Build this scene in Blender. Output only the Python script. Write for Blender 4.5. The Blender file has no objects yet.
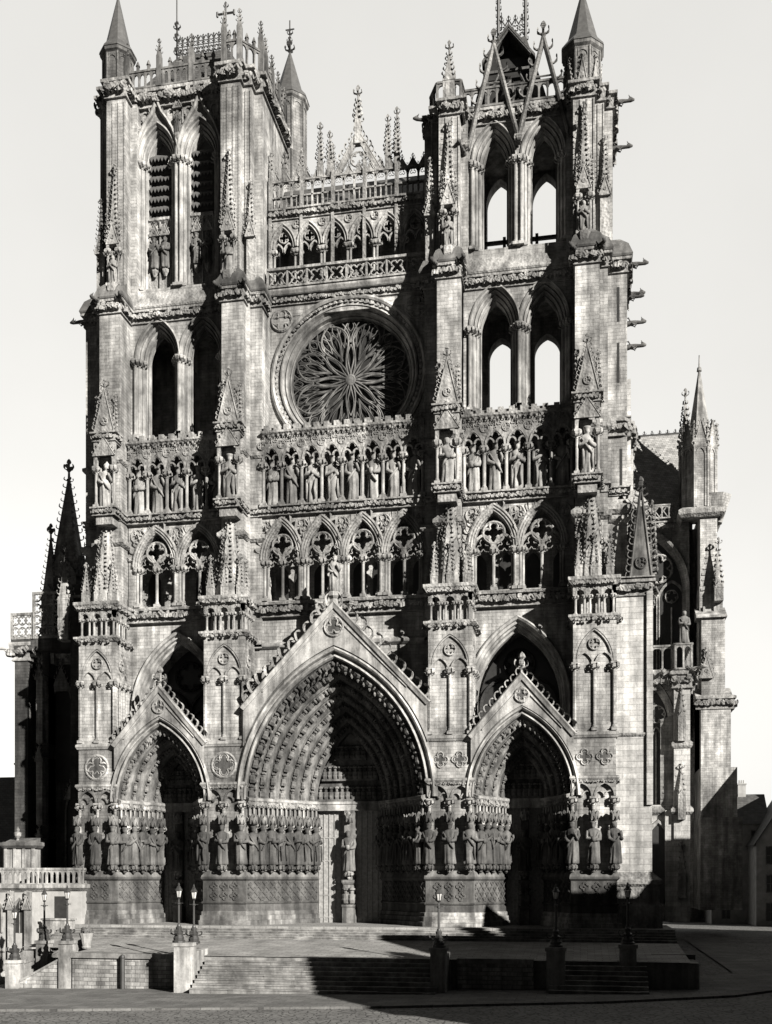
import bpy, math, random
from math import sin, cos, pi, sqrt, atan2, acos, hypot, radians
random.seed(7)
SC = bpy.context.scene
COL = SC.collection
SC.render.engine = 'CYCLES'; SC.cycles.diffuse_bounces = 1; SC.cycles.max_bounces = 4

# ---------------------------------------------------------------- materials
def warm(v): return (v, v * .985, v * .95, 1)

class NT:
    def __init__(s, name):
        s.m = bpy.data.materials.new(name); s.m.use_nodes = True
        s.t = s.m.node_tree; s.b = s.t.nodes['Principled BSDF']
        s.b.inputs['Roughness'].default_value = .9
        s.b.inputs['Specular IOR Level'].default_value = .2
    def n(s, k, **kw):
        d = s.t.nodes.new(k)
        for a, v in kw.items(): setattr(d, a, v)
        return d
    def l(s, a, b): s.t.links.new(a, b)
    def pos(s):
        return s.n('ShaderNodeNewGeometry').outputs['Position']
    def vec(s, sx, sy, sz, src=None):
        m = s.n('ShaderNodeVectorMath', operation='MULTIPLY'); m.inputs[1].default_value = (sx, sy, sz)
        s.l(src or s.pos(), m.inputs[0]); return m.outputs[0]
    def noise(s, v, scale, det=5, rough=.6):
        d = s.n('ShaderNodeTexNoise'); d.inputs['Scale'].default_value = scale
        d.inputs['Detail'].default_value = det; d.inputs['Roughness'].default_value = rough
        s.l(v, d.inputs['Vector']); return d.outputs['Fac']
    def ramp(s, f, a, b, lo=0., hi=1.):
        d = s.n('ShaderNodeMapRange'); d.inputs[1].default_value = a; d.inputs[2].default_value = b
        d.inputs[3].default_value = lo; d.inputs[4].default_value = hi
        s.l(f, d.inputs[0]); return d.outputs[0]
    def math(s, op, a, b):
        d = s.n('ShaderNodeMath', operation=op)
        for i, x in enumerate((a, b)):
            if isinstance(x, (int, float)): d.inputs[i].default_value = x
            else: s.l(x, d.inputs[i])
        return d.outputs[0]
    def gray(s, val):
        c = s.n('ShaderNodeCombineColor')
        for i, k in enumerate((1, .985, .95)): s.l(s.math('MULTIPLY', val, k), c.inputs[i])
        s.l(c.outputs[0], s.b.inputs['Base Color'])
    def bump(s, h, strength=.5, dist=.05):
        d = s.n('ShaderNodeBump'); d.inputs['Strength'].default_value = strength
        d.inputs['Distance'].default_value = dist
        s.l(h, d.inputs['Height']); s.l(d.outputs[0], s.b.inputs['Normal'])

def stone(name, v=.33, course=True, w=.66, h=.27, stain=1., carve=0., rough_scale=2.2, bc=1.):
    t = NT(name); P = t.pos()
    big = t.noise(P, .16, 4); mid = t.noise(P, .9, 6, .65); fine = t.noise(P, rough_scale * 3, 6, .7)
    streak = t.noise(t.vec(1.6, 1.6, .12, P), 1.0, 5, .6)
    val = t.ramp(big, .3, .7, .80, 1.12)
    val = t.math('MULTIPLY', val, t.ramp(mid, .36, .66, 1 - .42 * stain, 1.14))
    val = t.math('MULTIPLY', val, t.ramp(fine, .3, .7, .80, 1.12))
    soot = t.noise(t.vec(1, 1, .45, P), .33, 6, .68); val = t.math('MULTIPLY', val, t.ramp(soot, .40, .60, 1 - .5 * stain, 1.12))
    val = t.math('MULTIPLY', val, t.ramp(streak, .38, .62, 1 - .5 * stain, 1.06))
    bh = t.math('MULTIPLY', fine, .35)
    if course:
        sx = t.n('ShaderNodeSeparateXYZ'); t.l(P, sx.inputs[0])
        cb = t.n('ShaderNodeCombineXYZ'); t.l(t.math('ADD', sx.outputs[0], sx.outputs[1]), cb.inputs[0]); t.l(sx.outputs[2], cb.inputs[1])
        br = t.n('ShaderNodeTexBrick'); t.l(cb.outputs[0], br.inputs['Vector'])
        br.inputs['Scale'].default_value = 1; br.inputs['Brick Width'].default_value = w; br.inputs['Row Height'].default_value = h
        br.inputs['Mortar Size'].default_value = .022; br.inputs['Mortar Smooth'].default_value = .3; br.inputs['Bias'].default_value = .1
        br.inputs['Color1'].default_value = (1 - .2 * bc,) * 3 + (1,); br.inputs['Color2'].default_value = (1 + .08 * bc,) * 3 + (1,)
        br.inputs['Mortar'].default_value = (1 - .28 * bc,) * 3 + (1,)
        bw = t.n('ShaderNodeRGBToBW'); t.l(br.outputs['Color'], bw.inputs[0])
        val = t.math('MULTIPLY', val, bw.outputs[0])
        bh = t.math('SUBTRACT', bh, t.math('MULTIPLY', br.outputs['Fac'], .25))
    if carve:
        vo = t.n('ShaderNodeTexVoronoi'); vo.inputs['Scale'].default_value = carve; t.l(P, vo.inputs['Vector'])
        bh = t.math('ADD', bh, t.math('MULTIPLY', vo.outputs['Distance'], 1.2))
    t.gray(t.math('MULTIPLY', val, v)); t.bump(bh, .8, .06)
    return t.m

def plain(name, v, rough=.8, metal=0., var=.25, scale=3., spec=.3):
    t = NT(name); f = t.noise(t.pos(), scale, 5)
    t.gray(t.math('MULTIPLY', t.ramp(f, .3, .7, 1 - var, 1 + var), v))
    t.b.inputs['Roughness'].default_value = rough; t.b.inputs['Metallic'].default_value = metal
    t.b.inputs['Specular IOR Level'].default_value = spec
    t.bump(f, .3, .02); return t.m

def slate(name, v=.07, w=.5, h=.28):
    t = NT(name); P = t.pos()
    sx = t.n('ShaderNodeSeparateXYZ'); t.l(P, sx.inputs[0])
    cb = t.n('ShaderNodeCombineXYZ'); t.l(t.math('ADD', sx.outputs[0], t.math('MULTIPLY', sx.outputs[1], .7)), cb.inputs[0]); t.l(sx.outputs[2], cb.inputs[1])
    br = t.n('ShaderNodeTexBrick'); t.l(cb.outputs[0], br.inputs['Vector']); br.inputs['Scale'].default_value = 1
    br.inputs['Brick Width'].default_value = w; br.inputs['Row Height'].default_value = h; br.inputs['Mortar Size'].default_value = .02
    br.inputs['Color1'].default_value = (.75,) * 3 + (1,); br.inputs['Color2'].default_value = (1.2,) * 3 + (1,); br.inputs['Mortar'].default_value = (.4,) * 3 + (1,)
    bw = t.n('ShaderNodeRGBToBW'); t.l(br.outputs['Color'], bw.inputs[0])
    f = t.noise(P, 1.1, 5)
    t.gray(t.math('MULTIPLY', t.math('MULTIPLY', bw.outputs[0], t.ramp(f, .3, .7, .7, 1.25)), v))
    t.b.inputs['Roughness'].default_value = .65
    t.bump(br.outputs['Fac'], .5, -.03); return t.m

def cobble(name, v=.1, sc=5., slabs=None):
    t = NT(name); P = t.pos(); f = t.noise(P, .5, 5); g = t.noise(P, 9, 4)
    val = t.math('MULTIPLY', t.ramp(f, .3, .7, .7, 1.2), t.ramp(g, .3, .7, .8, 1.2))
    if slabs:
        br = t.n('ShaderNodeTexBrick'); t.l(P, br.inputs['Vector']); br.inputs['Scale'].default_value = 1
        br.inputs['Brick Width'].default_value = slabs[0]; br.inputs['Row Height'].default_value = slabs[1]; br.inputs['Mortar Size'].default_value = .02
        br.inputs['Color1'].default_value = (.8,) * 3 + (1,); br.inputs['Color2'].default_value = (1.15,) * 3 + (1,); br.inputs['Mortar'].default_value = (.5,) * 3 + (1,)
        bw = t.n('ShaderNodeRGBToBW'); t.l(br.outputs['Color'], bw.inputs[0]); val = t.math('MULTIPLY', val, bw.outputs[0]); hh = t.math('MULTIPLY', br.outputs['Fac'], -1)
    else:
        vo = t.n('ShaderNodeTexVoronoi', feature='DISTANCE_TO_EDGE'); vo.inputs['Scale'].default_value = sc; t.l(P, vo.inputs['Vector'])
        e = t.ramp(vo.outputs['Distance'], 0, .12, 0, 1); val = t.math('MULTIPLY', val, t.ramp(e, 0, 1, .35, 1.1)); hh = e
    t.gray(t.math('MULTIPLY', val, v)); t.bump(hh, .8, .03); return t.m

M = dict(
    stone=stone('pale_ashlar', .34), ashlar=stone('clean_ashlar', .36, w=1.0, h=.42, stain=.7), white=stone('dressed_stone', .31, course=False, stain=1.05), darker=stone('darker_ashlar', .21, stain=1.1), grime=stone('soot_streaked_figure_stone', .12, course=False, stain=1.2), mid=stone('grimy_shade_toned_stone', .17, course=False, stain=1.2),  # darker ashlar paints vignetting on left piers; mid also paints portal shade
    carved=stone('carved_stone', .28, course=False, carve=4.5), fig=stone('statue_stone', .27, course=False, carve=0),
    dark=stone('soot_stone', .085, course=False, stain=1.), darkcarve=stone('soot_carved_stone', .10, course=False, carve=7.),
    black=stone('near_black_ashlar', .07, stain=1.), inner=stone('inner_ashlar', .05), roofstone=stone('weathered_capping', .13, course=False),
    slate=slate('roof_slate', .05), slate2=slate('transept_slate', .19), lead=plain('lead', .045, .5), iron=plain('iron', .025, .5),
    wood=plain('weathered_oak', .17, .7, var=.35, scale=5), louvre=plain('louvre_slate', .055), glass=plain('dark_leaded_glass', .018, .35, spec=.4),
    lampglass=plain('lamp_glass', .3, .2), cobble=cobble('cobbles', .095, 2.3), parvis=cobble('parvis_slabs', .17, slabs=(.9, .5)), pave=cobble('paving_slabs', .09, slabs=(1.1, .7)),
    step=stone('step_stone', .2, course=False, stain=.8), rubble=stone('rubble_wall', .30, w=.62, h=.27, stain=.9, bc=2.1), plaster=plain('plaster', .2, .9, scale=1.),
    plant=plain('leaves', .06, .7), bronze=plain('bell_bronze', .05, .4, metal=.6))

# ---------------------------------------------------------------- mesh builder
class MB:
    def __init__(s): s.v = []; s.f = []; s.T = None
    def frame(s, O=None, U=(1, 0), N=None):
        if O is None: s.T = None; return s
        if N is None: N = (-U[1], U[0])
        s.T = (O, U, N); return s
    def tp(s, p):
        if s.T is None: return p
        O, U, N = s.T
        return (O[0] + p[0] * U[0] + p[1] * N[0], O[1] + p[0] * U[1] + p[1] * N[1], p[2])
    def add(s, vs, fs):
        o = len(s.v); s.v += [s.tp(p) for p in vs]; s.f += [tuple(i + o for i in f) for f in fs]
    def box(s, x0, x1, y0, y1, z0, z1):
        s.add([(x, y, z) for z in (z0, z1) for x, y in ((x0, y0), (x1, y0), (x1, y1), (x0, y1))],
              [(0, 3, 2, 1), (4, 5, 6, 7), (0, 1, 5, 4), (1, 2, 6, 5), (2, 3, 7, 6), (3, 0, 4, 7)])
    def wedge(s, x0, x1, y0, y1, z0, za, zb):   # sloped top: za at front, zb at back
        s.add([(x0, y0, z0), (x1, y0, z0), (x1, y1, z0), (x0, y1, z0), (x0, y0, za), (x1, y0, za), (x1, y1, zb), (x0, y1, zb)],
              [(0, 3, 2, 1), (4, 5, 6, 7), (0, 1, 5, 4), (1, 2, 6, 5), (2, 3, 7, 6), (3, 0, 4, 7)])
    def prism(s, poly, y0, y1):
        n = len(poly)
        s.add([(x, y0, z) for x, z in poly] + [(x, y1, z) for x, z in poly],
              [tuple(range(n)), tuple(range(2 * n - 1, n - 1, -1))] + [(i, n + i, n + (i + 1) % n, (i + 1) % n) for i in range(n)])
    def plan(s, poly, z0, z1, top=None):
        n = len(poly); t = top or poly
        s.add([(x, y, z0) for x, y in poly] + [(x, y, z1) for x, y in t],
              [tuple(range(n - 1, -1, -1)), tuple(range(n, 2 * n))] + [(i, (i + 1) % n, n + (i + 1) % n, n + i) for i in range(n)])
    def rings(s, rs, cap=True, closed=True):
        n = len(rs[0]); vs = [p for r in rs for p in r]; fs = []
        for i in range(len(rs) - 1):
            for j in range(n if closed else n - 1):
                k = (j + 1) % n
                fs.append((i * n + j, i * n + k, (i + 1) * n + k, (i + 1) * n + j))
        if cap: fs += [tuple(range(n - 1, -1, -1)), tuple(range((len(rs) - 1) * n, len(rs) * n))]
        s.add(vs, fs)
    def lathe(s, cx, cy, prof, n=8, rot=0, sy=1.):
        s.rings([[(cx + r * cos(rot + 2 * pi * j / n), cy + sy * r * sin(rot + 2 * pi * j / n), z) for j in range(n)] for r, z in prof])
    def tube(s, pts, r, n=6, closed=False):
        rs = []; N = len(pts)
        for i, p in enumerate(pts):
            a = pts[i - 1] if (i or closed) else p; b = pts[(i + 1) % N] if (i < N - 1 or closed) else p
            t = norm(sub(b, a)); ref = (0, 1, 0) if abs(t[1]) < .9 else (1, 0, 0)
            u = norm(cross(t, ref)); w = cross(t, u)
            rr = r[i] if isinstance(r, (list, tuple)) else r
            rs.append([tuple(p[k] + rr * (cos(2 * pi * j / n + .4) * u[k] + sin(2 * pi * j / n + .4) * w[k]) for k in range(3)) for j in range(n)])
        if closed: rs.append(rs[0])
        s.rings(rs, cap=not closed)
    def sweep(s, path, prof, closed=False, pclosed=True, cap=True):   # path (x,z), prof (n,y)
        N = len(path); rs = []
        for i, p in enumerate(path):
            segs = []
            if i or closed: a = path[i - 1]; segs.append((p[0] - a[0], p[1] - a[1]))
            if i < N - 1 or closed: b = path[(i + 1) % N]; segs.append((b[0] - p[0], b[1] - p[1]))
            ns = [(-dz / (hypot(dx, dz) or 1), dx / (hypot(dx, dz) or 1)) for dx, dz in segs]
            nx = sum(a[0] for a in ns); nz = sum(a[1] for a in ns); L = hypot(nx, nz) or 1; nx /= L; nz /= L
            c = max(.35, nx * ns[0][0] + nz * ns[0][1])
            rs.append([(p[0] + nx * d / c, y, p[1] + nz * d / c) for d, y in prof])
        if closed: rs.append(rs[0])
        s.rings(rs, cap=cap and pclosed and not closed, closed=pclosed)
    def psweep(s, pts, prof, leaf=0., lz=None, lsize=.2, lout=None, step=.5):   # plan polyline, outward = right of travel
        N = len(pts); rs = []
        for i, p in enumerate(pts):
            segs = []
            if i: segs.append((p[0] - pts[i - 1][0], p[1] - pts[i - 1][1]))
            if i < N - 1: segs.append((pts[i + 1][0] - p[0], pts[i + 1][1] - p[1]))
            ns = [(dy / hypot(dx, dy), -dx / hypot(dx, dy)) for dx, dy in segs]
            nx = sum(a[0] for a in ns); ny = sum(a[1] for a in ns); L = hypot(nx, ny); nx /= L; ny /= L
            c = max(.35, nx * ns[0][0] + ny * ns[0][1])
            rs.append([(p[0] + nx * o / c, p[1] + ny * o / c, z) for o, z in prof])
        s.rings(rs)
        if leaf:
            for a, b in zip(pts, pts[1:]):
                L = hypot(b[0] - a[0], b[1] - a[1])
                if L < .3: continue
                u = ((b[0] - a[0]) / L, (b[1] - a[1]) / L, 0); o = (u[1], -u[0], 0); k = max(1, int(L / step))
                for j in range(k):
                    q = (j + .5) * L / k
                    for da in (-1.1, 0, 1.1):
                        an = da + random.uniform(-.3, .3); ud = (u[0] * sin(an), u[1] * sin(an), cos(an))
                        crocket(s, (a[0] + u[0] * q + o[0] * lout, a[1] + u[1] * q + o[1] * lout, lz + random.uniform(0, .3) * lsize), o, ud, lsize * random.uniform(.75, 1.1))
    def mesh(s, name, smooth=False):
        me = bpy.data.meshes.new(name); me.from_pydata(s.v, [], s.f)
        if smooth: me.polygons.foreach_set('use_smooth', [True] * len(me.polygons))
        me.update(); return me
    def build(s, name, mat, parent=None, loc=(0, 0, 0), rz=0, smooth=False, label=None):
        return inst(name, s.mesh(name, smooth), mat, parent, loc, rz, label)

_mm = {}
def inst(name, me, mat=None, parent=None, loc=(0, 0, 0), rz=0, label=None):
    if isinstance(mat, str) and me.materials and me.materials[0] != M[mat]:
        k = (me.name, mat)
        if k not in _mm: _mm[k] = me.copy(); _mm[k].materials[0] = M[mat]
        me = _mm[k]
    if mat is not None and not me.materials: me.materials.append(M[mat] if isinstance(mat, str) else mat)
    o = bpy.data.objects.new(name, me); COL.objects.link(o); o.location = loc; o.rotation_euler = (0, 0, rz)
    if parent: o.parent = parent
    if label: o['label'] = label
    return o
def empty(name, loc=(0, 0, 0), rz=0):
    o = bpy.data.objects.new(name, None); COL.objects.link(o); o.location = loc; o.rotation_euler = (0, 0, rz); return o
def tag(o, label=None, cat=None, group=None, kind=None):
    for k, v in (('label', label), ('category', cat), ('group', group), ('kind', kind)):
        if v: o[k] = v
    return o
def copy_tree(o, parent=None):
    c = o.copy(); COL.objects.link(c)
    if parent: c.parent = parent
    for ch in list(o.children): copy_tree(ch, c)
    return c

def sub(a, b): return (a[0] - b[0], a[1] - b[1], a[2] - b[2])
def cross(a, b): return (a[1] * b[2] - a[2] * b[1], a[2] * b[0] - a[0] * b[2], a[0] * b[1] - a[1] * b[0])
def norm(a):
    l = sqrt(a[0] ** 2 + a[1] ** 2 + a[2] ** 2) or 1; return (a[0] / l, a[1] / l, a[2] / l)
def mad(p, *ts):
    x, y, z = p
    for k, d in ts: x += k * d[0]; y += k * d[1]; z += k * d[2]
    return (x, y, z)

# ---------------------------------------------------------------- gothic vocabulary
def crocket(mb, p, out, up, s):
    side = norm(cross(out, up)); rs = []; jit = random.uniform(-.16, .16); s *= 1 + random.uniform(-.14, .14)
    for a, b, w, t in ((-.1, 0, .16, .16), (.38, .02, .15, .13), (.70, .24, .24, .15), (.84, .54, .36, .26), (.74, .84, .28, .22), (.6, .92, .1, .1)):
        a *= 1 + jit; b *= 1 - jit * .6
        c = mad(p, (a * s, out), (b * s, up))
        rs.append([mad(c, (w * s, side), (-t * s * .7, up)), mad(c, (w * s, side), (t * s * .7, up)), mad(c, (-w * s, side), (t * s * .7, up)), mad(c, (-w * s, side), (-t * s * .7, up))])
    mb.rings(rs)
def finial(mb, x, y, z, s):
    mb.lathe(x, y, [(.12 * s, z - .2 * s), (.1 * s, z + .3 * s), (.2 * s, z + .4 * s), (.1 * s, z + .5 * s), (.09 * s, z + .95 * s), (.22 * s, z + 1.08 * s), (.16 * s, z + 1.25 * s), (.02 * s, z + 1.4 * s)], 6)
    for k in range(4):
        a = k * pi / 2 + .785 * 0
        crocket(mb, (x + .08 * s * cos(a), y + .08 * s * sin(a), z + .5 * s), (cos(a), sin(a), 0), (0, 0, 1), .42 * s)
def spire(mb, x, y, z0, z1, r, n=8, rot=None, step=.55, cs=.26, fin=.8):
    rot = pi / n if rot is None else rot
    mb.lathe(x, y, [(r, z0), (.05, z1)], n, rot)
    k = int((z1 - z0) / step)
    for i in range(1, k):
        t = i / k; rr = r * (1 - t) + .05 * t
        for j in range(n):
            a = rot + 2 * pi * j / n; d = (cos(a), sin(a), 0)
            crocket(mb, (x + d[0] * rr, y + d[1] * rr, z0 + t * (z1 - z0)), d, (0, 0, 1), cs * (1 - .35 * t))
    if fin: finial(mb, x, y, z1 - .15, fin)
def rake(mb, x0, z0, x1, z1, y, r=.09, step=.5, cs=.3, yc=None):
    """raked edge of a gable with crockets climbing from (x0,z0) to (x1,z1)"""
    mb.tube([(x0, y, z0), (x1, y, z1)], r, 6)
    L = hypot(x1 - x0, z1 - z0); u = ((x1 - x0) / L, 0, (z1 - z0) / L)
    o = (-u[2], 0, u[0]) if u[0] > 0 else (u[2], 0, -u[0])
    k = int(L / step)
    for i in range(k):
        t = (i + .5) / k * L
        crocket(mb, (x0 + u[0] * t + o[0] * r * .6, (yc if yc is not None else y), z0 + u[2] * t + o[2] * r * .6), o, u, cs)
def gablet(mb, x, y, z, w, h, th=.14, cs=.16, step=.35, fin=.5, trefoil=True):
    mb.prism([(x - w, z), (x + w, z), (x, z + h)], y, y + th)
    rake(mb, x - w, z, x, z + h, y, .05, step, cs); rake(mb, x + w, z, x, z + h, y, .05, step, cs)
    if trefoil: foil(mb, x, y - .02, z + h * .33, w * .26, 3, .03)
    if fin: finial(mb, x, y + th / 2, z + h - .05, fin)
def pinnacle(mb, x, y, z0, w, hs, hp, cs=.16, step=.4, fin=.5):
    """square shaft with four gablets and a crocketed pyramid"""
    mb.box(x - w, x + w, y - w, y + w, z0, z0 + hs)
    g = w * 1.6
    for U in ((1, 0), (0, 1), (-1, 0), (0, -1)):
        T = mb.T
        if T is None:
            mb.frame((x, y), U)
            mb.prism([(-w * 1.08, z0 + hs), (w * 1.08, z0 + hs), (0, z0 + hs + g)], -w * 1.08, -w * .6)
            mb.prism([(-w * .55, z0 + hs * .12), (-w * .42, z0 + hs * .12), (-w * .42, z0 + hs * .9), (-w * .55, z0 + hs * .9)], -w * 1.06, -w)
            mb.prism([(w * .42, z0 + hs * .12), (w * .55, z0 + hs * .12), (w * .55, z0 + hs * .9), (w * .42, z0 + hs * .9)], -w * 1.06, -w)
            mb.frame()
    spire(mb, x, y, z0 + hs, z0 + hs + hp, w * 1.25, 4, pi / 4, step, cs, fin)
def arch(w, h, d=0., n=12, legs=0., x=0., z=0.):
    """pointed arch curve, half width w, rise h, offset inwards by d, with straight legs below"""
    R = (h * h + w * w) / (2 * w); c = R - w; r = R - d; c = min(c, r * .98) if c > 0 else max(c, -r * .98)
    ph = acos(-c / r)
    L = [(c + r * cos(pi + (ph - pi) * i / n), r * sin(pi + (ph - pi) * i / n)) for i in range(n + 1)]
    L[-1] = (0, L[-1][1])
    P = L + [(-a, b) for a, b in reversed(L[:-1])]
    if legs: P = [(P[0][0], -legs)] + P + [(P[-1][0], -legs)]
    return [(x + a, z + b) for a, b in P]
def arch_wall(mb, x0, x1, z0, z1, y0, y1, ops):
    """wall with pointed openings ops = [(xc, half width, spring z, rise, sill z)]"""
    px = x0
    for xc, w, zs, h, sill in sorted(ops):
        if xc - w > px: mb.box(px, xc - w, y0, y1, z0, z1)
        if sill > z0: mb.box(xc - w, xc + w, y0, y1, z0, sill)
        P = arch(w, h, 0, 12, 0, xc, zs)
        for (ax, az), (bx, bz) in zip(P, P[1:]):
            mb.add([(ax, y0, az), (bx, y0, bz), (bx, y0, z1), (ax, y0, z1), (ax, y1, az), (bx, y1, bz), (bx, y1, z1), (ax, y1, z1)],
                   [(0, 1, 2, 3), (7, 6, 5, 4), (0, 4, 5, 1), (3, 2, 6, 7)])
        px = xc + w
    if x1 > px: mb.box(px, x1, y0, y1, z0, z1)
def foil(mb, x, y, z, r, n=4, t=.05, ring=True, rot=None, rn=5):
    """ring with n lobes"""
    if ring: mb.tube([(x + r * cos(a), y, z + r * sin(a)) for a in [2 * pi * i / 20 for i in range(20)]], t, rn, True)
    q = r * sin(pi / n) / (1 + sin(pi / n)) if n > 2 else r / 2; d = r - q
    rot = pi / 2 if rot is None else rot; pts = []
    for k in range(n):
        a0 = rot + 2 * pi * k / n; cx, cz = d * cos(a0), d * sin(a0)
        for j in range(7):
            a = a0 + (-1 + j / 3) * (pi / 2 + pi / n) * .92
            pts.append((x + cx + q * .95 * cos(a), y, z + cz + q * .95 * sin(a)))
    mb.tube(pts, t * .8, rn, True)
def column_mesh(r, H, n=8, square=True):
    mb = MB(); b = r * 1.9; c = min(.45, H * .16) * 1.0
    mb.box(-b, b, -b, b, 0, c * .5)
    mb.lathe(0, 0, [(r * 1.75, c * .5), (r * 1.8, c * .62), (r * 1.3, c * .7), (r * 1.4, c * .85), (r, c), (r, H - c * 1.5), (r * 1.25, H - c * 1.46), (r * 1.25, H - c * 1.36), (r * 1.02, H - c * 1.3), (r * 1.3, H - c * .8), (r * 1.95, H - c * .35)], n)
    for k in range(8):
        a = 2 * pi * k / 8; d = (cos(a), sin(a), 0)
        crocket(mb, (r * 1.1 * d[0], r * 1.1 * d[1], H - c * (.95 if k % 2 else 1.15)), d, (0, 0, 1), c * .75)
    mb.box(-b * 1.12, b * 1.12, -b * 1.12, b * 1.12, H - c * .35, H)
    return mb.mesh('column')
def gargoyle_mesh(L):
    mb = MB()   # leaning out along -Y
    mb.tube([(0, .3, -.12), (0, -.15 * L, 0), (0, -.45 * L, .05), (0, -.72 * L, .02), (0, -.84 * L, .1), (0, -L, .04)], [.2, .2, .15, .12, .19, .07], 8)
    for sx in (-1, 1):
        mb.tube([(sx * .1, -.8 * L, .2), (sx * .16, -.74 * L, .36)], [.06, .02], 4)
        mb.tube([(sx * .16, -.2 * L, .08), (sx * .3, -.1 * L, .28), (sx * .2, .1, .3)], [.04, .07, .03], 4)
        mb.tube([(sx * .14, -.25 * L, -.05), (sx * .17, -.45 * L, -.2), (sx * .14, -.5 * L, -.05)], [.08, .06, .04], 4)
    return mb.mesh('gargoyle', True)
FR = [(0, 0), (.12, .02), (.12, .07), (.05, .11), (.03, .5), (.10, .72), (.26, .76), (.28, .78), (.28, .93), (.2, .95), (.08, 1.0), (0, 1.0)]
def frieze(mb, pts, z0, z1, proj=1., step=.5, ls=None):
    H = z1 - z0
    mb.psweep(pts, [(o * proj * 1.3, z0 + t * H) for o, t in FR], 1, z0 + .3 * H, ls or .36 * H, .05 * proj, step * .8)
def string(mb, pts, z0, z1, proj=.2, cap=.0):
    H = z1 - z0
    mb.psweep(pts, [(0, z0), (.3 * proj, z0 + .1 * H), (proj, z0 + .5 * H), (proj, z1), (.0, z1 + cap)])

def figure_mesh(h=1., style=0, seed=0):
    """robed standing stone figure, one continuous mesh, facing -Y"""
    rnd = random.Random(seed * 31 + style); mb = MB(); n = 36
    prof = [(0, .13, .10), (.02, .15, .118), (.10, .142, .112), (.25, .13, .102), (.40, .128, .10), (.50, .124, .098), (.58, .112, .088), (.64, .116, .088), (.72, .136, .09), (.77, .142, .082),
            (.80, .125, .074), (.82, .085, .06), (.835, .047, .045), (.85, .045, .05), (.865, .054, .064), (.89, .062, .070), (.915, .064, .072), (.935, .067, .072)]
    if style % 3 == 0: prof += [(.945, .076, .08), (.97, .08, .084), (.985, .084, .088), (.986, .07, .074), (1., .04, .04)]
    elif style % 3 == 1: prof += [(.95, .074, .076), (.97, .07, .07), (.99, .05, .05), (1.02, .025, .02), (1.05, .008, .008)]
    else: prof += [(.955, .068, .07), (.975, .058, .058), (.99, .035, .035), (.997, .01, .01)]
    ph = rnd.uniform(0, 6); lean = rnd.uniform(-.018, .018); rs = []; kf = rnd.choice((5, 6, 7))
    for t, rx, ry in prof:
        f = max(0, 1 - t / .74) if t < .74 else 0
        amp = .21 * f ** .45 if f else 0; ring = []; sway = lean * sin(t * pi * 1.4)
        for j in range(n):
            a = 2 * pi * j / n
            k = 1 + amp * (1.5 * abs(sin((kf + 1) * .5 * a + ph + t * 1.6)) - .95 + .5 * sin((kf * 2 + 1) * a + ph * 2 - t * 3)) * (1 if sin(a) < .3 else .4)
            x = rx * k * cos(a); y = ry * k * sin(a)
            if .86 < t < .935 and sin(a) < -.9: y -= .012 * (1.6 if abs(t - .89) < .02 else .6)
            if style % 2 == 0 and .83 < t < .88 and sin(a) < -.5: y -= .03
            if .52 < t < .68 and style % 3 != 1: y -= .012 * max(0, -sin(a))
            ring.append(((x + sway) * h, y * h, t * h))
        rs.append(ring)
    mb.rings(rs)
    def arm(pts, r): mb.tube([tuple(c * h for c in p) for p in pts], [q * h for q in r], 7)
    g = rnd.choice((0, 1, 2, 3))
    L = [(-.125, 0, .775), (-.15, -.005, .66), (-.142, -.06, .58)]; R_ = [(.125, 0, .775), (.15, -.005, .66), (.142, -.06, .58)]
    if g == 0: L += [(-.06, -.125, .60), (-.02, -.13, .615)]; R_ += [(.08, -.12, .56), (.03, -.135, .55)]
    elif g == 1: L += [(-.09, -.13, .66), (-.08, -.135, .70)]; R_ += [(.12, -.12, .52), (.10, -.13, .50)]
    elif g == 2: L += [(-.07, -.13, .54), (-.02, -.135, .53)]; R_ += [(.10, -.13, .68), (.09, -.14, .74)]
    else: L += [(-.05, -.125, .64), (0, -.13, .66)]; R_ += [(.05, -.125, .63), (.01, -.135, .67)]
    rr = [.045, .046, .05, .036, .022]
    arm(L, rr); arm(R_, rr)
    if g == 1: arm([(.10, -.135, .75), (.10, -.13, .30), (.10, -.12, .04)], [.012, .014, .012])
    if g == 0: mb.box(-.05 * h, .05 * h, -.165 * h, -.125 * h, .52 * h, .64 * h)
    if g == 3:
        for s_ in (-1, 1): arm([(s_ * .1, -.10, .5), (s_ * .09, -.125, .3), (s_ * .10, -.12, .1)], [.02, .03, .015])
    # diagonal mantle fold
    s_ = -1 if seed % 2 else 1
    arm([(s_ * .12, -.06, .74), (s_ * .05, -.112, .60), (-s_ * .06, -.122, .46), (-s_ * .12, -.09, .36)], [.018, .024, .026, .012])
    return mb.mesh('statue', True)
def mini(mb, p, ax, fw, s):
    """small carved relief figure with its own little canopy; ax = up axis, fw = facing"""
    sd = norm(cross(ax, fw)); rs = []
    for t, rx, ry in ((0, .26, .2), (.22, .28, .30), (.36, .25, .22), (.58, .27, .2), (.66, .1, .1), (.7, .12, .13), (.78, .14, .15), (.88, .1, .1), (.9, .24, .26), (1.0, .26, .28), (1.12, .05, .05)):
        rs.append([mad(p, (t * s, ax), (rx * s * cos(2 * pi * j / 7), sd), (ry * s * sin(2 * pi * j / 7), fw)) for j in range(7)])
    mb.rings(rs)
SKY_W, SKY_E, EXPO = .03, .70, 1.72
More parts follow.
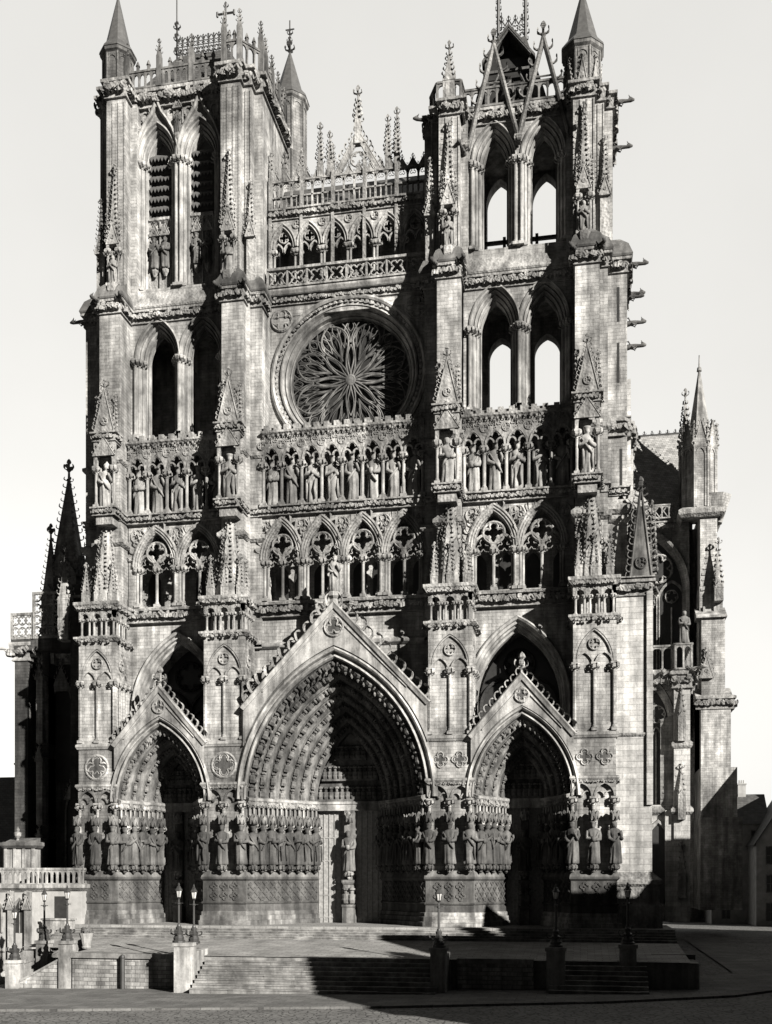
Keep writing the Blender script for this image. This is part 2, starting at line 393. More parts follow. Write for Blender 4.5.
# ================================================================ CATHEDRAL
cath = tag(empty('cathedral'), 'great twin towered gothic cathedral with three deep portals, rose window and rows of stone kings', 'cathedral')
_cm = {}
def column(parent, x, y, z, r, H, mat='white', name='column'):
    k = (r, H, mat)
    if k not in _cm: _cm[k] = column_mesh(r, H)
    return inst(name, _cm[k], mat, parent, (x, y, z))
_gm = {}
def gargoyle(parent, x, y, z, rz=0, L=1.5, mat='dark'):
    k = (L, mat)
    if k not in _gm: _gm[k] = gargoyle_mesh(L)
    return inst('gargoyle', _gm[k], mat, parent, (x, y, z), rz)
_pm = {}
def pinn(parent, x, y, z, w, hs, hp, mat='carved', cs=.16, step=.4, fin=.5, name='pinnacle'):
    k = (w, hs, hp, mat, cs, step, fin)
    if k not in _pm:
        mb = MB(); pinnacle(mb, 0, 0, 0, w, hs, hp, cs, step, fin); _pm[k] = mb.mesh(name)
    return inst(name, _pm[k], mat, parent, (x, y, z))
_fm = {}
def statue(x, y, z, h, var, label, group, rz=0, mat='fig', wide=1.):
    k = (var, mat)
    if k not in _fm: _fm[k] = figure_mesh(1., var % 3, var)
    o = inst('statue', _fm[k], mat, None, (x, y, z), rz); o.scale = (h * wide, h * wide, h)
    return tag(o, label, 'statue', group)
ORD = ['first', 'second', 'third', 'fourth', 'fifth', 'sixth', 'seventh', 'eighth']

# ---------------------------------------------------------------- buttresses
def diaper(mb, L, z0, z1, kind, y=-.02):
    """relief pattern on local frame, 0..L"""
    if kind == 'quatre':
        n = max(2, round(L / .85)); r = min(L / n, (z1 - z0) / 2) * .46
        for i in range(n):
            for j in range(2):
                foil(mb, (i + .5) * L / n, y, z0 + (j + .5) * (z1 - z0) / 2, r, 4, .06, False)
                a, b = (i + .5) * L / n, z0 + (j + .5) * (z1 - z0) / 2; q = r * .8
                mb.tube([(a + q, y, b), (a, y, b + q), (a - q, y, b), (a, y, b - q)], .045, 5, True)
                mb.lathe(a, y + .02, [(.0, b - .1), (r * .35, b), (.0, b + .12)], 6)
    else:
        H = z1 - z0; p = H * .5; k = int(L / p) + 3
        for i in range(-2, k):
            for sgn in (1, -1):
                pts = []
                for t in range(9):
                    xx = i * p + (t / 8) * H * .95 if sgn > 0 else i * p + H * .95 * (1 - t / 8)
                    if 0.02 < xx < L - .02: pts.append((xx, y, z0 + t / 8 * H))
                if len(pts) > 1: mb.tube(pts, .065, 5)
        for i in range(k):
            for j in range(4):
                a = i * p + (p / 2 if j % 2 else 0); b = z0 + (j + .5) * H / 4
                if .1 < a < L - .1: foil(mb, a, y + .01, b, .14, 4, .035, False)

def plinth_run(parent, pts, kinds):
    """socle running along a plan polyline: pale steps, dark plain band, carved diaper band, statue ledge"""
    a = MB(); a.psweep(pts, [(0, 0), (.42, 0), (.42, .34), (.30, .40), (.30, .72), (.18, .78), (.18, 1.02), (.1, 1.08), (0, 1.08)]); a.build('plinth', 'mid' if pts[0][0] < 7 else 'stone', parent)  # grimy stone; the left-side darkening also paints in vignetting
    b = MB(); b.psweep(pts, [(0, 1.08), (.06, 1.08), (.06, 1.62), (.16, 1.66), (.2, 1.76), (.06, 1.84), (.05, 3.42), (.16, 3.52), (.24, 3.6), (.24, 3.72), (0, 3.78)])
    for (p, q), kd in zip(zip(pts, pts[1:]), kinds):
        if not kd: continue
        L = hypot(q[0] - p[0], q[1] - p[1]); U = ((q[0] - p[0]) / L, (q[1] - p[1]) / L)
        b.frame(p, U); diaper(b, L, 1.9, 3.38, kd, -.09); b.frame()
    b.build('diaper_band', 'dark', parent)
    c = MB(); c.psweep(pts, [(0, 3.74), (.22, 3.74), (.16, 3.9), (.05, 4.2), (0, 4.2)]); c.build('statue_ledge', 'roofstone', parent)

def canopy_mesh():
    mb = MB()
    mb.lathe(0, 0, [(.2, -.25), (.3, -.1), (.34, 0), (.34, .22), (.26, .26)], 8, pi / 8)
    for k in range(8):
        a = k * pi / 4; d = (cos(a), sin(a)); mb.frame((d[0] * .30, d[1] * .30), (-d[1], d[0]), (-d[0], -d[1]))
        mb.prism([(-.14, -.22), (-.06, .02), (0, .1), (.06, .02), (.14, -.22), (.14, .2), (0, .48), (-.14, .2)], -.07, .02); mb.frame()
    mb.lathe(0, 0, [(.22, .2), (.2, .42), (.06, .6)], 6)
    return mb.mesh('canopy')
def console_mesh():
    mb = MB(); mb.lathe(0, 0, [(.06, -.62), (.16, -.5), (.14, -.4), (.26, -.2), (.3, -.05), (.34, 0), (.34, .06)], 8)
    for k in range(6):
        a = pi + k * pi / 5; crocket(mb, (.2 * cos(a), .2 * sin(a), -.35), (cos(a), sin(a), 0), (0, 0, 1), .3)
    return mb.mesh('console')
CAN = canopy_mesh(); CON = console_mesh()

def buttress(sg, outer):
    """sg = -1 north side, +1 south side"""
    lo, hi = (17.9, 21.0) if outer else (7.2, 10.5)
    X0, X1 = (lo, hi) if sg > 0 else (-hi, -lo)
    cx = sg * (18.95 if outer else 8.6)
    core = MB()
    core.box(X0 + .12, X1 - .12, .14, 5.0, 14.1, 22.6)
    core.box(X0 + .1, X1 - .1, .1, 2.4, 14.1, 15.0)
    # upper stage, set back in layers
    F0, F1 = cx - .9, cx + .9
    core.box(F0, F1, 1.3, 3.6, 24.0, 50.3)
    if outer:
        a, b = sg * 19.2, sg * 20.45; core.box(min(a, b), max(a, b), 2.0, 5, 24, 50.1)
        a, b = sg * 19.2, sg * 21.9; core.box(min(a, b), max(a, b), 3.0, 11, 0, 49.9)
        a, b = sg * 18.05, sg * 20.2; core.box(min(a, b), max(a, b), 3.35, 5.0, 24, 50.0)
    else:
        a, b = sg * 6.56, sg * 8.9; core.box(min(a, b), max(a, b), 2.5, 5.2, 22, 50.1)
        a, b = sg * 7.5, sg * 9.5; core.box(min(a, b), max(a, b), 2.2, 5.0, 22, 50.0)
        a, b = sg * 6.56, sg * 7.9; core.box(min(a, b), max(a, b), 5.2, 11, 30, 49.8)
    lab = 'sunlit outer buttress carrying a crocketed spire' if outer else None
    B = core.build('buttress', 'stone', cath)
    lp = MB(); lp.box(X0 + .12, X1 - .12, .14, 5.0, 0, 10.75); lp.box(X0, X1, 0, 5, 10.75, 14.1); lp.build('lower_pier', 'darker' if sg < 0 else 'stone', B)  # left piers get a darker tone, painting in vignetting
    run = [(X0, 3.0), (X0, 0), (X1, 0), (X1, 3.0)]
    # masonry panel with carved medallions
    md = MB()
    md.psweep(run, [(0, 10.7), (.1, 10.72), (.24, 10.95), (.2, 11.1), (0, 11.15)], 1, 10.62, .2, .1, .35)
    md.psweep(run, [(0, 13.85), (.1, 13.9), (.2, 14.1), (.2, 14.25), (0, 14.4)])
    mx = (X0 + X1) / 2
    if sg < 0:
        foil(md, mx, -.03, 12.45, .95, 4, .1); foil(md, mx, .0, 12.45, .8, 8 if not outer else 3, .06, False); md.tube([(mx + 1.0 * cos(t * pi / 12), -.02, 12.45 + 1.0 * sin(t * pi / 12)) for t in range(24)], .07, 6, True)
    else:
        for q in (-.72, .72): foil(md, mx + q, -.03, 12.5, .6, 4, .09, False); foil(md, mx + q, .0, 12.5, .42, 4, .05, False)
    md.build('medallion', 'stone', B)
    for q, rr_ in (((0, .92),) if sg < 0 else ((-.72, .55), (.72, .55))):
        d_ = MB(); d_.prism([(mx + q + rr_ * cos(t * pi / 12), 12.47 + rr_ * sin(t * pi / 12)) for t in range(24)], -.012, .05); d_.build('medallion_ground', 'dark', B)
    # tall blind arcade, front and (where seen) the inner flank
    ba = MB()
    def blind(L):
        P = arch(L / 2 - .12, 2.5, 0, 10, 4.6, L / 2, 19.5); ba.sweep(P, [(.1, -.04), (.1, .2), (-.08, .2), (-.08, -.04)])
        ba.sweep(arch(L / 2 - .3, 2.3, 0, 10, 0, L / 2, 19.5), [(.05, .0), (.05, .2), (-.04, .2), (-.04, .0)])
        for q in (.27, .73):
            ba.sweep(arch(L * .2, .95, 0, 8, .2, L * q, 19.2), [(.07, -.02), (.07, .2), (-.06, .2), (-.06, -.02)])
        foil(ba, L / 2, .05, 20.75, .42, 4, .06)
        ba.prism([(0.02, 19.4), (.12, 19.4)] + [(a_, b_) for a_, b_ in arch(L / 2 - .12, 2.5, 0, 10, 0, L / 2, 19.5)] + [(L - .12, 19.4), (L - .02, 19.4), (L - .02, 22.6), (.02, 22.6)], -.02, .16)
    L = X1 - X0; ba.frame((X0, 0), (1, 0)); blind(L); ba.frame()
    ba.frame((X1, 0), (0, 1)); blind(2.6); ba.frame()
    ba.frame((X0, 2.6), (0, -1)); blind(2.6); ba.frame()
    ba.build('blind_arcade', 'stone', B)
    for q in (.14, L / 2, L - .14): column(B, X0 + q, .03, 14.4, .11, 5.0, 'stone')
    for q in (.9, 1.7, 2.5):
        if not (outer and sg > 0): column(B, X1 - .03, q, 14.4, .1, 5.0, 'stone')
    # tabernacle of small columns
    tb = MB()
    tb.psweep(run, [(0, 22.4), (.1, 22.45), (.32, 22.7), (.32, 22.86), (0, 22.9)], 1, 22.4, .28, .2, .6)
    tb.box(X0 + .45, X1 - .45, .5, 3.2, 22.8, 25.0)
    def tabs(L, k):
        for i in range(k):
            c = (i + .5) * L / k; w = L / k / 2
            tb.prism([(c - w, 24.35)] + arch(w * .62, .32, 0, 5, 0, c, 24.4) + [(c + w, 24.35), (c + w, 25.0), (c - w, 25.0)], 0, .3)
            foil(tb, c, -.02, 24.85, .1, 3, .03)
    tb.frame((X0, 0), (1, 0)); tabs(L, 3); tb.frame((X1, 0), (0, 1)); tabs(2.8, 3); tb.frame((X0, 2.8), (0, -1)); tabs(2.8, 3); tb.frame()
    tb.psweep(run, [(0, 24.95), (.12, 24.98), (.15, 25.15), (.34, 25.4), (.34, 25.62), (.0, 25.7)], 1, 25.05, .26, .12, .4)
    tb.box(X0, X1, 0, 3.2, 24.98, 25.6)
    tb.build('tabernacle', 'carved', B)
    for i in range(3):
        for e in (-1, 1):
            column(B, X0 + (i + .5) * L / 3 + e * L / 6 * .62, .17, 22.86, .085, 1.5)
            if not (outer and sg > 0) and (i, e) != (0, -1): column(B, X1 - .17, (i + .5) * 2.8 / 3 + e * 2.8 / 6 * .62, 22.86, .085, 1.5)
    # big openwork spire with its ring of small pinnacles
    scx, scy = mx + (cx - mx) * .5, 1.25
    sp = MB()
    sp.lathe(scx, scy, [(1.25, 25.6), (1.15, 26.6)], 8, pi / 8)
    spire(sp, scx, scy, 26.4, 33.6, 1.12, 8, pi / 8, .36, .25, 1.0)
    for k, zz in ((0, 27.6), (1, 28.8), (2, 30.)):     # gabled lucarnes
        rr = 1.12 * (1 - (zz - 26.4) / 7.2)
        for j in range(4):
            a = pi / 2 * j + (0 if k != 1 else pi / 4) - pi / 2
            d = (cos(a), sin(a)); sp.frame((scx + d[0] * (rr - .02), scy + d[1] * (rr - .02)), (-d[1], d[0]), (-d[0], -d[1]))
            w = .3 * rr + .05
            sp.tube([(-w, -.05, zz - .4), (-w, -.05, zz), (0, -.05, zz + .55), (w, -.05, zz), (w, -.05, zz - .4)], .05, 5)
            sp.prism([(-w, zz - .4), (w, zz - .4), (w, zz), (0, zz + .5), (-w, zz)], -.03, .25); sp.frame()
    sp.build('spire', 'carved', B)
    for (qx, qy) in ((X0 + .42, .42), (mx, .3), (X1 - .42, .42), (X1 - .4, 1.6), (X1 - .42, 2.8), (X0 + .4, 1.6)):
        pinn(B, qx, qy, 25.62, .27, .75, 2.1, 'carved', .17, .3, .5)
    # strings that wrap the upper layers
    up = ([(F0, 3.3), (F0, 1.3), (F1, 1.3), (F1, 2.0), (cx + 1.5, 2.0), (cx + 1.5, 3.0), (cx + 2.95, 3.0), (cx + 2.95, 9)] if outer and sg > 0 else
          [(cx - 2.95, 9), (cx - 2.95, 3.0), (cx - 1.5, 3.0), (cx - 1.5, 2.0), (F0, 2.0), (F0, 1.3), (F1, 1.3), (F1, 3.3)] if outer else
          [(F0, 3.3), (F0, 1.3), (F1, 1.3), (F1, 2.5), (6.56, 2.5), (6.56, 4.2)][::1] if False else
          ([(-9.5, 3.3), (-9.5, 1.3), (-7.7, 1.3), (-7.7, 2.5), (-6.56, 2.5), (-6.56, 4.1)] if sg < 0 else
           [(6.56, 4.1), (6.56, 2.5), (7.7, 2.5), (7.7, 1.3), (9.5, 1.3), (9.5, 3.3)]))
    st = MB(); frieze(st, up, 49.2, 50.4, .9, .42); st.build('string_course', 'carved', B)
    st = MB(); st.psweep(up, [(0, 50.3), (.36, 50.36), (.42, 50.5), (.1, 51.4), (-.5, 52.1), (-.5, 50.3)]); st.build('weathering', 'roofstone', B)
    st = MB(); string(st, up, 37.1, 37.55, .22, .15); st.build('string_course', 'carved', B)
    st = MB(); frieze(st, up, 32.45, 33.2, .7, .45); st.build('string_course', 'carved', B)
    st = MB(); string(st, up, 30.4, 30.9, .3, .3); st.build('string_course', 'carved', B)
    # king's niche with columns and gabled pinnacle in front of the upper stage
    nb = MB(); ny = .25
    nb.box(F0, F1, ny - .1, 1.3, 32.7, 33.3); frieze(nb, [(F0, 1.3), (F0, ny - .1), (F1, ny - .1), (F1, 1.3)], 32.55, 33.3, .6, .4)
    nb.wedge(F0 + .2, F1 - .2, ny, 1.3, 31.9, 32.6, 32.6)
    nb.build('niche_ledge', 'carved', B); nb = MB()
    arch_wall(nb, F0, F1, 36.6, 38.7, ny, ny + .35, [(cx, .66, 36.9, 1.15, 36.6)])
    nb.box(F0, F1, ny + .35, 1.3, 38.4, 38.7); foil(nb, cx, ny - .02, 37.6, .3, 3, .05, False)
    gablet(nb, cx, ny - .12, 37.35, .95, 1.5, .14, .2, .35, .5, False)
    frieze(nb, [(F0, 1.3), (F0, ny), (F1, ny), (F1, 1.3)], 38.5, 39.3, .7, .36)
    nb.box(F0, F1, ny, 1.3, 38.7, 39.3)
    pz = 39.3
    nb.plan([(F0 + .1, ny + .05), (F1 - .1, ny + .05), (F1 - .1, 1.3), (F0 + .1, 1.3)], pz, pz + 3.2, [(cx - .25, ny + .75), (cx + .25, ny + .75), (cx + .25, 1.3), (cx - .25, 1.3)])
    nb.prism([(cx - .8, pz), (cx + .8, pz), (cx, pz + 3.3)], ny, ny + .12)
    rake(nb, cx - .84, pz, cx, pz + 3.4, ny, .07, .33, .26); rake(nb, cx + .84, pz, cx, pz + 3.4, ny, .07, .33, .26)
    foil(nb, cx, ny - .04, pz + .8, .28, 3, .06); finial(nb, cx, ny + .1, pz + 3.3, .75)
    for e in (-1, 1):
        spire(nb, cx + e * .78, ny + .45, pz + .1, pz + 2.8, .22, 4, pi / 4, .3, .2, .45)
    nb.build('niche_canopy', 'carved', B)
    for e in (-.76, .76): column(B, cx + e, ny + .18, 33.3, .11, 3.3)
    for z, oy in ((50.2, .75),):
        gargoyle(B, F0, oy + .35, z + .1, -.5, .8); gargoyle(B, F1, oy + .35, z + .1, .5, .8)
    if outer:
        for yy in (3.4, 7.5): gargoyle(B, sg * 21.9, yy, 50.0, -sg * pi / 2 * -1 if sg < 0 else pi / 2, 1.6)
    return B
BUT = {(s, o): buttress(s, o) for s in (-1, 1) for o in (True, False)}

# ---------------------------------------------------------------- portals
def portal(cx, hw, rise, spr, gz, gfoot, depth, dhw, norders, big):
    """hw = half width at the front, dhw = at the doors"""
    P = MB(); yd = depth
    dz = dhw / 1.0
    off = hw - dhw
    # soffit from front to door plane, closed behind by the tympanum wall
    N = 14; rs = []
    for k in range(norders + 1):
        t = k / norders; rs.append([(x, .1 + t * (yd - .1), z) for x, z in arch(hw, rise, off * t, N, 0, cx, spr)])
        if k < norders:
            t2 = (k + .55) / norders; rs.append([(x, .1 + t2 * (yd - .1) - .18, z) for x, z in arch(hw, rise, off * (t + .08 / norders), N, 0, cx, spr)])
    P.rings(rs, cap=False, closed=False)
    ext = .9 if big else .65
    P.rings([[(x, y, z) for x, z in arch(hw, rise, -ext, N, 0, cx, spr)] for y in (.2, 2.9)], cap=False, closed=False)
    # jamb walls
    for s in (-1, 1):
        P.plan([(cx + s * hw, .1), (cx + s * dhw, yd), (cx + s * dhw, yd + 1.4), (cx + s * (hw + .4), yd + 1.4), (cx + s * (hw + .4), .1)], 0, spr + .3)
    # door wall above the lintel
    ti = arch(hw, rise, off, N, 0, cx, spr)
    P.prism([(cx - dhw, spr - .6)] + ti + [(cx + dhw, spr - .6)], yd + .35, yd + 1.2)
    po = P.build('portal', 'mid', cath, label='widest central portal with tall gable' if big else None)  # portal walls toned darker than the front, deepening their shade in colour
    # front arch mouldings + gable
    A = MB(); f = arch(hw, rise, 0, 20, 0, cx, spr)
    A.sweep(f, [(0, .25), (0, .05), (.10, -.18), (.22, -.1), (.28, .1), (.42, .1), (.5, -.25), (.62, -.33), (.74, -.22), (ext, -.05), (ext, .5), (0, .5)] if big else
            [(0, .25), (0, .05), (.08, -.16), (.18, -.08), (.22, .1), (.32, .1), (.38, -.22), (.48, -.3), (.58, -.18), (ext, -.05), (ext, .5), (0, .5)])
    A.build('front_arch', 'white', po)
    G = MB(); ap = gz; gx, g0 = gfoot
    e = arch(hw, rise, -ext + .05, 20, 0, cx, spr); slope = (ap - g0) / gx
    for (ax, az), (bx, bz) in zip(e, e[1:]):
        if abs(ax - cx) > gx + .01 and abs(bx - cx) > gx + .01: continue
        ax_, bx_ = max(-gx, min(gx, ax - cx)), max(-gx, min(gx, bx - cx))
        za, zb = ap - abs(ax_) * slope, ap - abs(bx_) * slope
        if ax < cx - gx: az = az + (bz - az) * ((cx - gx) - ax) / (bx - ax)
        if bx > cx + gx: bz = az + (bz - az) * ((cx + gx) - ax) / (bx - ax)
        a, b = cx + ax_, cx + bx_
        G.add([(a, -.3, az), (b, -.3, bz), (b, -.3, max(zb, bz)), (a, -.3, max(za, az)), (a, .3, az), (b, .3, bz), (b, .3, max(zb, bz)), (a, .3, max(za, az))], [(0, 1, 2, 3), (7, 6, 5, 4), (3, 2, 6, 7), (0, 4, 5, 1)])
    cr = (.30, .62) if big else (.27, .42)
    for s in (-1, 1):
        G.sweep([(cx - gx - .15, g0 - .15), (cx, ap + .1)] if s < 0 else [(cx, ap + .1), (cx + gx + .15, g0 - .15)], [(-.3, -.42), (-.12, -.46), (.02, -.52), (.12, -.4), (.12, .35), (-.3, .35)])
        G.tube([(cx + s * gx * .78, -.34, g0 + .22 * (ap - g0) - .62), (cx, -.34, ap - .85)], .06, 6)
    G.build('gable', 'white', po)
    K = MB()
    for s in (-1, 1): rake(K, cx + s * (gx + .1), g0 - .05, cx, ap + .12, -.12, .1, .84 if big else .56, .8 if big else .55)
    K.build('crocket_row', 'carved', po)
    F = MB(); fz = ap - (1.75 if big else 1.5); fr = .72 if big else .5
    foil(F, cx, -.34, fz, fr, 3 if cx <= 0 else 4, .1); foil(F, cx, -.33, fz, fr * .84, 3 if cx <= 0 else 4, .05, False)
    F.build('gable_medallion', 'carved', po)
    D = MB(); D.prism([(cx + fr * .9 * cos(t * pi / 10), fz + fr * .9 * sin(t * pi / 10)) for t in range(20)], -.305, -.29); D.build('medallion_ground', 'dark', po)
    if not big:
        T = MB(); finial(T, cx, 0, ap, 1.25); T.build('finial', 'carved', po)
    # fringe of cusped lobes under the front arch
    Cu = MB(); q = arch(hw, rise, .12, 22 if big else 14, 0, cx, spr); q2 = arch(hw, rise, .62 if big else .46, 22 if big else 14, 0, cx, spr)
    for i in range(len(q) - 1):
        a, b, m = q[i], q[i + 1], ((q2[i][0] + q2[i + 1][0]) / 2, (q2[i][1] + q2[i + 1][1]) / 2)
        Cu.tube([(a[0], .12, a[1]), (a[0] * .45 + m[0] * .55 * 1 + 0, .12, a[1] * .45 + m[1] * .55), (m[0], .12, m[1]), (b[0] * .45 + m[0] * .55, .12, b[1] * .45 + m[1] * .55), (b[0], .12, b[1])], [.05, .06, .09, .06, .05], 6)
        Cu.lathe(m[0], .12, [(.03, m[1] - .2), (.13, m[1] - .05), (.08, m[1] + .12)], 6)
    Cu.v = [(x, y + .3, z) for x, y, z in Cu.v]; Cu.build('cusp_fringe', 'mid', po)  # lobes toned dark for the shade under the arch
    # archivolts: one part per carved order
    for k in range(norders):
        t = (k + .5) / norders; V = MB(); y = .1 + t * (yd - .1) - .12
        pth = arch(hw, rise, off * t, 18, 0, cx, spr)
        V.sweep(arch(hw, rise, off * (t - .42 / norders), 18, 0, cx, spr), [(.03, -.02 + y), (.0, y - .1), (-.07, y - .12), (-.1, y), (-.06, y + .1), (.03, y + .1)])
        s = (.95 if big else .72) * (1 - .18 * t); acc = s * .2; 
        Ls = [hypot(b[0] - a[0], b[1] - a[1]) for a, b in zip(pth, pth[1:])]; tot = sum(Ls); half = tot / 2
        nf = int(half / (s * 1.17))
        for side in (0, 1):
            for j in range(nf):
                d = (j + .1) * half / nf
                if side: d = tot - d
                i = 0
                while i < len(Ls) - 1 and d > Ls[i]: d -= Ls[i]; i += 1
                a, b = pth[i], pth[i + 1]; u = d / Ls[i]; px_, pz_ = a[0] + (b[0] - a[0]) * u, a[1] + (b[1] - a[1]) * u
                ax = norm((b[0] - a[0], 0, b[1] - a[1]));  ax = ax if not side else (-ax[0], 0, -ax[2])
                inn = norm((cx - px_, 0, -.35 * (pz_ - spr)))
                fw = norm((inn[0] * .7, -.75, inn[2] * .7)); mini(V, (px_, y - .02, pz_), ax, fw, s)
        V.build('archivolt', 'mid', po)  # carved orders toned darker too, shade put into the stone colour
    # tympanum in registers, lintel
    Ty = MB(); z = spr + .15; y = yd + .33; topz = ti[len(ti) // 2][1]
    regs = 3 if big else 2; H = (topz - z) * .9 / regs; rr_ = hw - off
    for r in range(regs):
        zb = z + r * H; wd = dhw * (1, .86, .5)[r]; Ty.box(cx - wd, cx + wd, y - .3, y, zb, zb + .16)
        nn = max(3, int(wd * 2 / .42))
        for i in range(nn): mini(Ty, (cx - wd + (i + .5) * 2 * wd / nn, y - .12, zb + .16), (0, 0, 1), (0, -1, 0), min(H * .74, .98))
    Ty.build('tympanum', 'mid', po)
    Li = MB(); Li.box(cx - dhw - .05, cx + dhw + .05, yd - .05, yd + .6, spr - .62, spr + .0); Li.box(cx - dhw, cx + dhw, yd - .12, yd, spr - .1, spr + .12); Li.build('lintel', 'white', po)
    # trumeau
    tw = .42 if big else .3; Tr = MB()
    Tr.box(cx - tw, cx + tw, yd - .1, yd + .7, 0, spr - .6)
    Tr.box(cx - tw * 1.25, cx + tw * 1.25, yd - .45, yd + .5, 0, 1.3); Tr.box(cx - tw * 1.0, cx + tw * 1.0, yd - .4, yd, 1.3, 3.3)
    string(Tr, [(cx - tw * 1.1, yd), (cx - tw * 1.1, yd - .42), (cx + tw * 1.1, yd - .42), (cx + tw * 1.1, yd)], 1.2, 1.5, .1); string(Tr, [(cx - tw, yd), (cx - tw, yd - .42), (cx + tw, yd - .42), (cx + tw, yd)], 3.1, 3.5, .14)
    for i, xx in enumerate((-.6, .6)): mini(Tr, (cx + xx * tw, yd - .42, 1.6), (0, 0, 1), (0, -1, 0), 1.2)
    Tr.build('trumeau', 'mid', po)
    inst('canopy', CAN, 'carved', po, (cx, yd - .3, spr - 1.35)); inst('console', CON, 'carved', po, (cx, yd - .35, 4.15))
    # doors
    for s in (-1, 1):
        d = MB(); xa, xb = sorted((cx + s * tw, cx + s * (dhw - .05))); yy = yd + .45
        d.box(xa, xb, yy, yy + .12, 0, spr - .62); nb = 5 if big else 4
        for i in range(nb + 1):
            xx = xa + (xb - xa) * i / nb; d.box(max(xa, xx - .05), min(xb, xx + .05), yy - .07, yy, 0, spr - .62)
        for zz in (.4, 2.2, 5.0, 6.9): d.box(xa, xb, yy - .055, yy - .002, zz, zz + .09)
        do = d.build('door', 'wood', po)
    # socle, shafts, canopies
    plinth_run(po, [(cx - hw - .5, 0), (cx - hw, 0), (cx - dhw, yd)], [None, 'lattice']); plinth_run(po, [(cx + dhw, yd), (cx + hw, 0), (cx + hw + .5, 0)], ['lattice', None])
    nst = 8 if big else 5
    for s in (-1, 1):
        a, b = (cx + s * hw, 0), (cx + s * dhw, yd); L = hypot(b[0] - a[0], b[1] - a[1]); u = ((b[0] - a[0]) / L, (b[1] - a[1]) / L); o = (-s * abs(u[1]), -abs(u[0]))
        pts = [a, b] if s < 0 else [b, a]
        J = MB(); J.psweep(pts, [(0, spr - .62), (.1, spr - .6), (.22, spr - .34), (.42, spr - .1), (.42, spr + .08), (0, spr + .2)], 1, spr - .5, .3, .12, .28)
        J.psweep(pts, [(0, spr - 1.75), (.2, spr - 1.7), (.3, spr - 1.55), (.3, spr - 1.45), (0, spr - 1.4)]); J.build('capital_band', 'carved', po)
        for i in range(nst):
            t = (i + .5) * L / nst; x, y = a[0] + u[0] * t, a[1] + u[1] * t; rz = atan2(o[0], -o[1])
            for q in (-.2, .2): column(po, x + u[0] * q + o[0] * .16, y + u[1] * q + o[1] * .16, spr - 1.45, .075, 1.0)
            column(po, x + u[0] * .42 + o[0] * .06, y + u[1] * .42 + o[1] * .06, 4.2, .09, spr - 5.9, 'stone')
            inst('canopy', CAN, 'mid', po, (x + o[0] * .38, y + o[1] * .38, 8.05)); inst('console', CON, 'darkcarve', po, (x + o[0] * .36, y + o[1] * .36, 4.62))
            where = ('central' if big else 'left' if cx < 0 else 'right'); side = 'left' if s < 0 else 'right'
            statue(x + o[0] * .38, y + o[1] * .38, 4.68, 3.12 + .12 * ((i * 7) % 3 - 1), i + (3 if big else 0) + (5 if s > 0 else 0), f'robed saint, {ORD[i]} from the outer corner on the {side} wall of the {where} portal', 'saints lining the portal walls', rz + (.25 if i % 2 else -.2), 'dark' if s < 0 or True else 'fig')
    return po
PC = portal(0, 7.05, 10.7, 9.75, 24.5, (7.2, 16.95), 5.3, 2.72, 7, True)
PL = portal(-14.1, 3.6, 6.0, 9.7, 18.6, (3.75, 14.3), 4.0, 1.5, 4, False)
PR = portal(14.2, 3.6, 6.0, 9.7, 18.6, (3.75, 14.3), 4.0, 1.5, 4, False)

# pier fronts between the portals: socle, statues, blind arches
def pier_front(sg, outer):
    lo, hi = (17.75, 21.0) if outer else (7.2, 10.5)
    X0, X1 = (lo, hi) if sg > 0 else (-hi, -lo); B = BUT[(sg, outer)]; L = X1 - X0
    pa, pb = {(-1, True): (-21, -18.2), (-1, False): (-10.0, -7.55), (1, False): (7.55, 10.1), (1, True): (18.3, 21)}[(sg, outer)]
    pts = [(pa, 0), (pb, 0)]; kd = ['quatre']
    if outer: pts, kd = ((pts + [(pb, 3.)], kd + [None]) if sg > 0 else ([(pa, 3.)] + pts, [None] + kd))
    plinth_run(B, pts, kd)
    m = MB()
    for i in range(2):
        c = X0 + (i + .5) * L / 2; w = L / 4 - .08
        m.prism([(c - L / 4, 9.6)] + arch(w, 1.0, 0, 8, 0, c, 9.65) + [(c + L / 4, 9.6), (c + L / 4, 10.75), (c - L / 4, 10.75)], -.1, .14)
        m.sweep(arch(w - .02, .95, 0, 8, 0, c, 9.65), [(.06, -.16), (.06, 0), (-.06, 0), (-.06, -.16)])
        for e in (-1, 1): m.sweep(arch(w * .48, .42, 0, 5, 0, c + e * w * .5, 9.6), [(.04, -.05), (.04, .1), (-.05, .1), (-.05, -.05)])
    m.build('blind_arch', 'darker' if sg < 0 else 'stone', B)  # left arches share the piers' painted-in vignetting
    names = {(-1, True): 'far left', (-1, False): 'left middle', (1, False): 'right middle', (1, True): 'far right'}[(sg, outer)]
    for i in range(3):
        x = X0 + (.12, L / 2, L - .12)[i]
        column(B, x, -.02, 4.2, .12, 5.4, 'stone')
        if i == 2 and sg < 0 and False: continue
        inst('canopy', CAN, 'mid', B, (x, -.42, 8.05)); inst('console', CON, 'darkcarve', B, (x, -.4, 4.62))
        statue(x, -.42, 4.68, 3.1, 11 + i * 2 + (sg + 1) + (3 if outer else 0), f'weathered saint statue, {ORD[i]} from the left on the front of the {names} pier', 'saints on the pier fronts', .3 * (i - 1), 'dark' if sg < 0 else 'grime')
for k in BUT: pier_front(*k)
po = -.35
statue(0, 4.95, 4.2, 3.3, 8, 'standing stone figure on the pillar dividing the central doors', 'door pillar statues', 0, 'mid')
for x, w in ((-14.1, 'left'), (14.2, 'right')): statue(x, 3.6, 4.2, 3.2, 9, f'standing stone figure on the slim pillar dividing the doors of the {w} portal', 'door pillar statues', 0, 'dark')
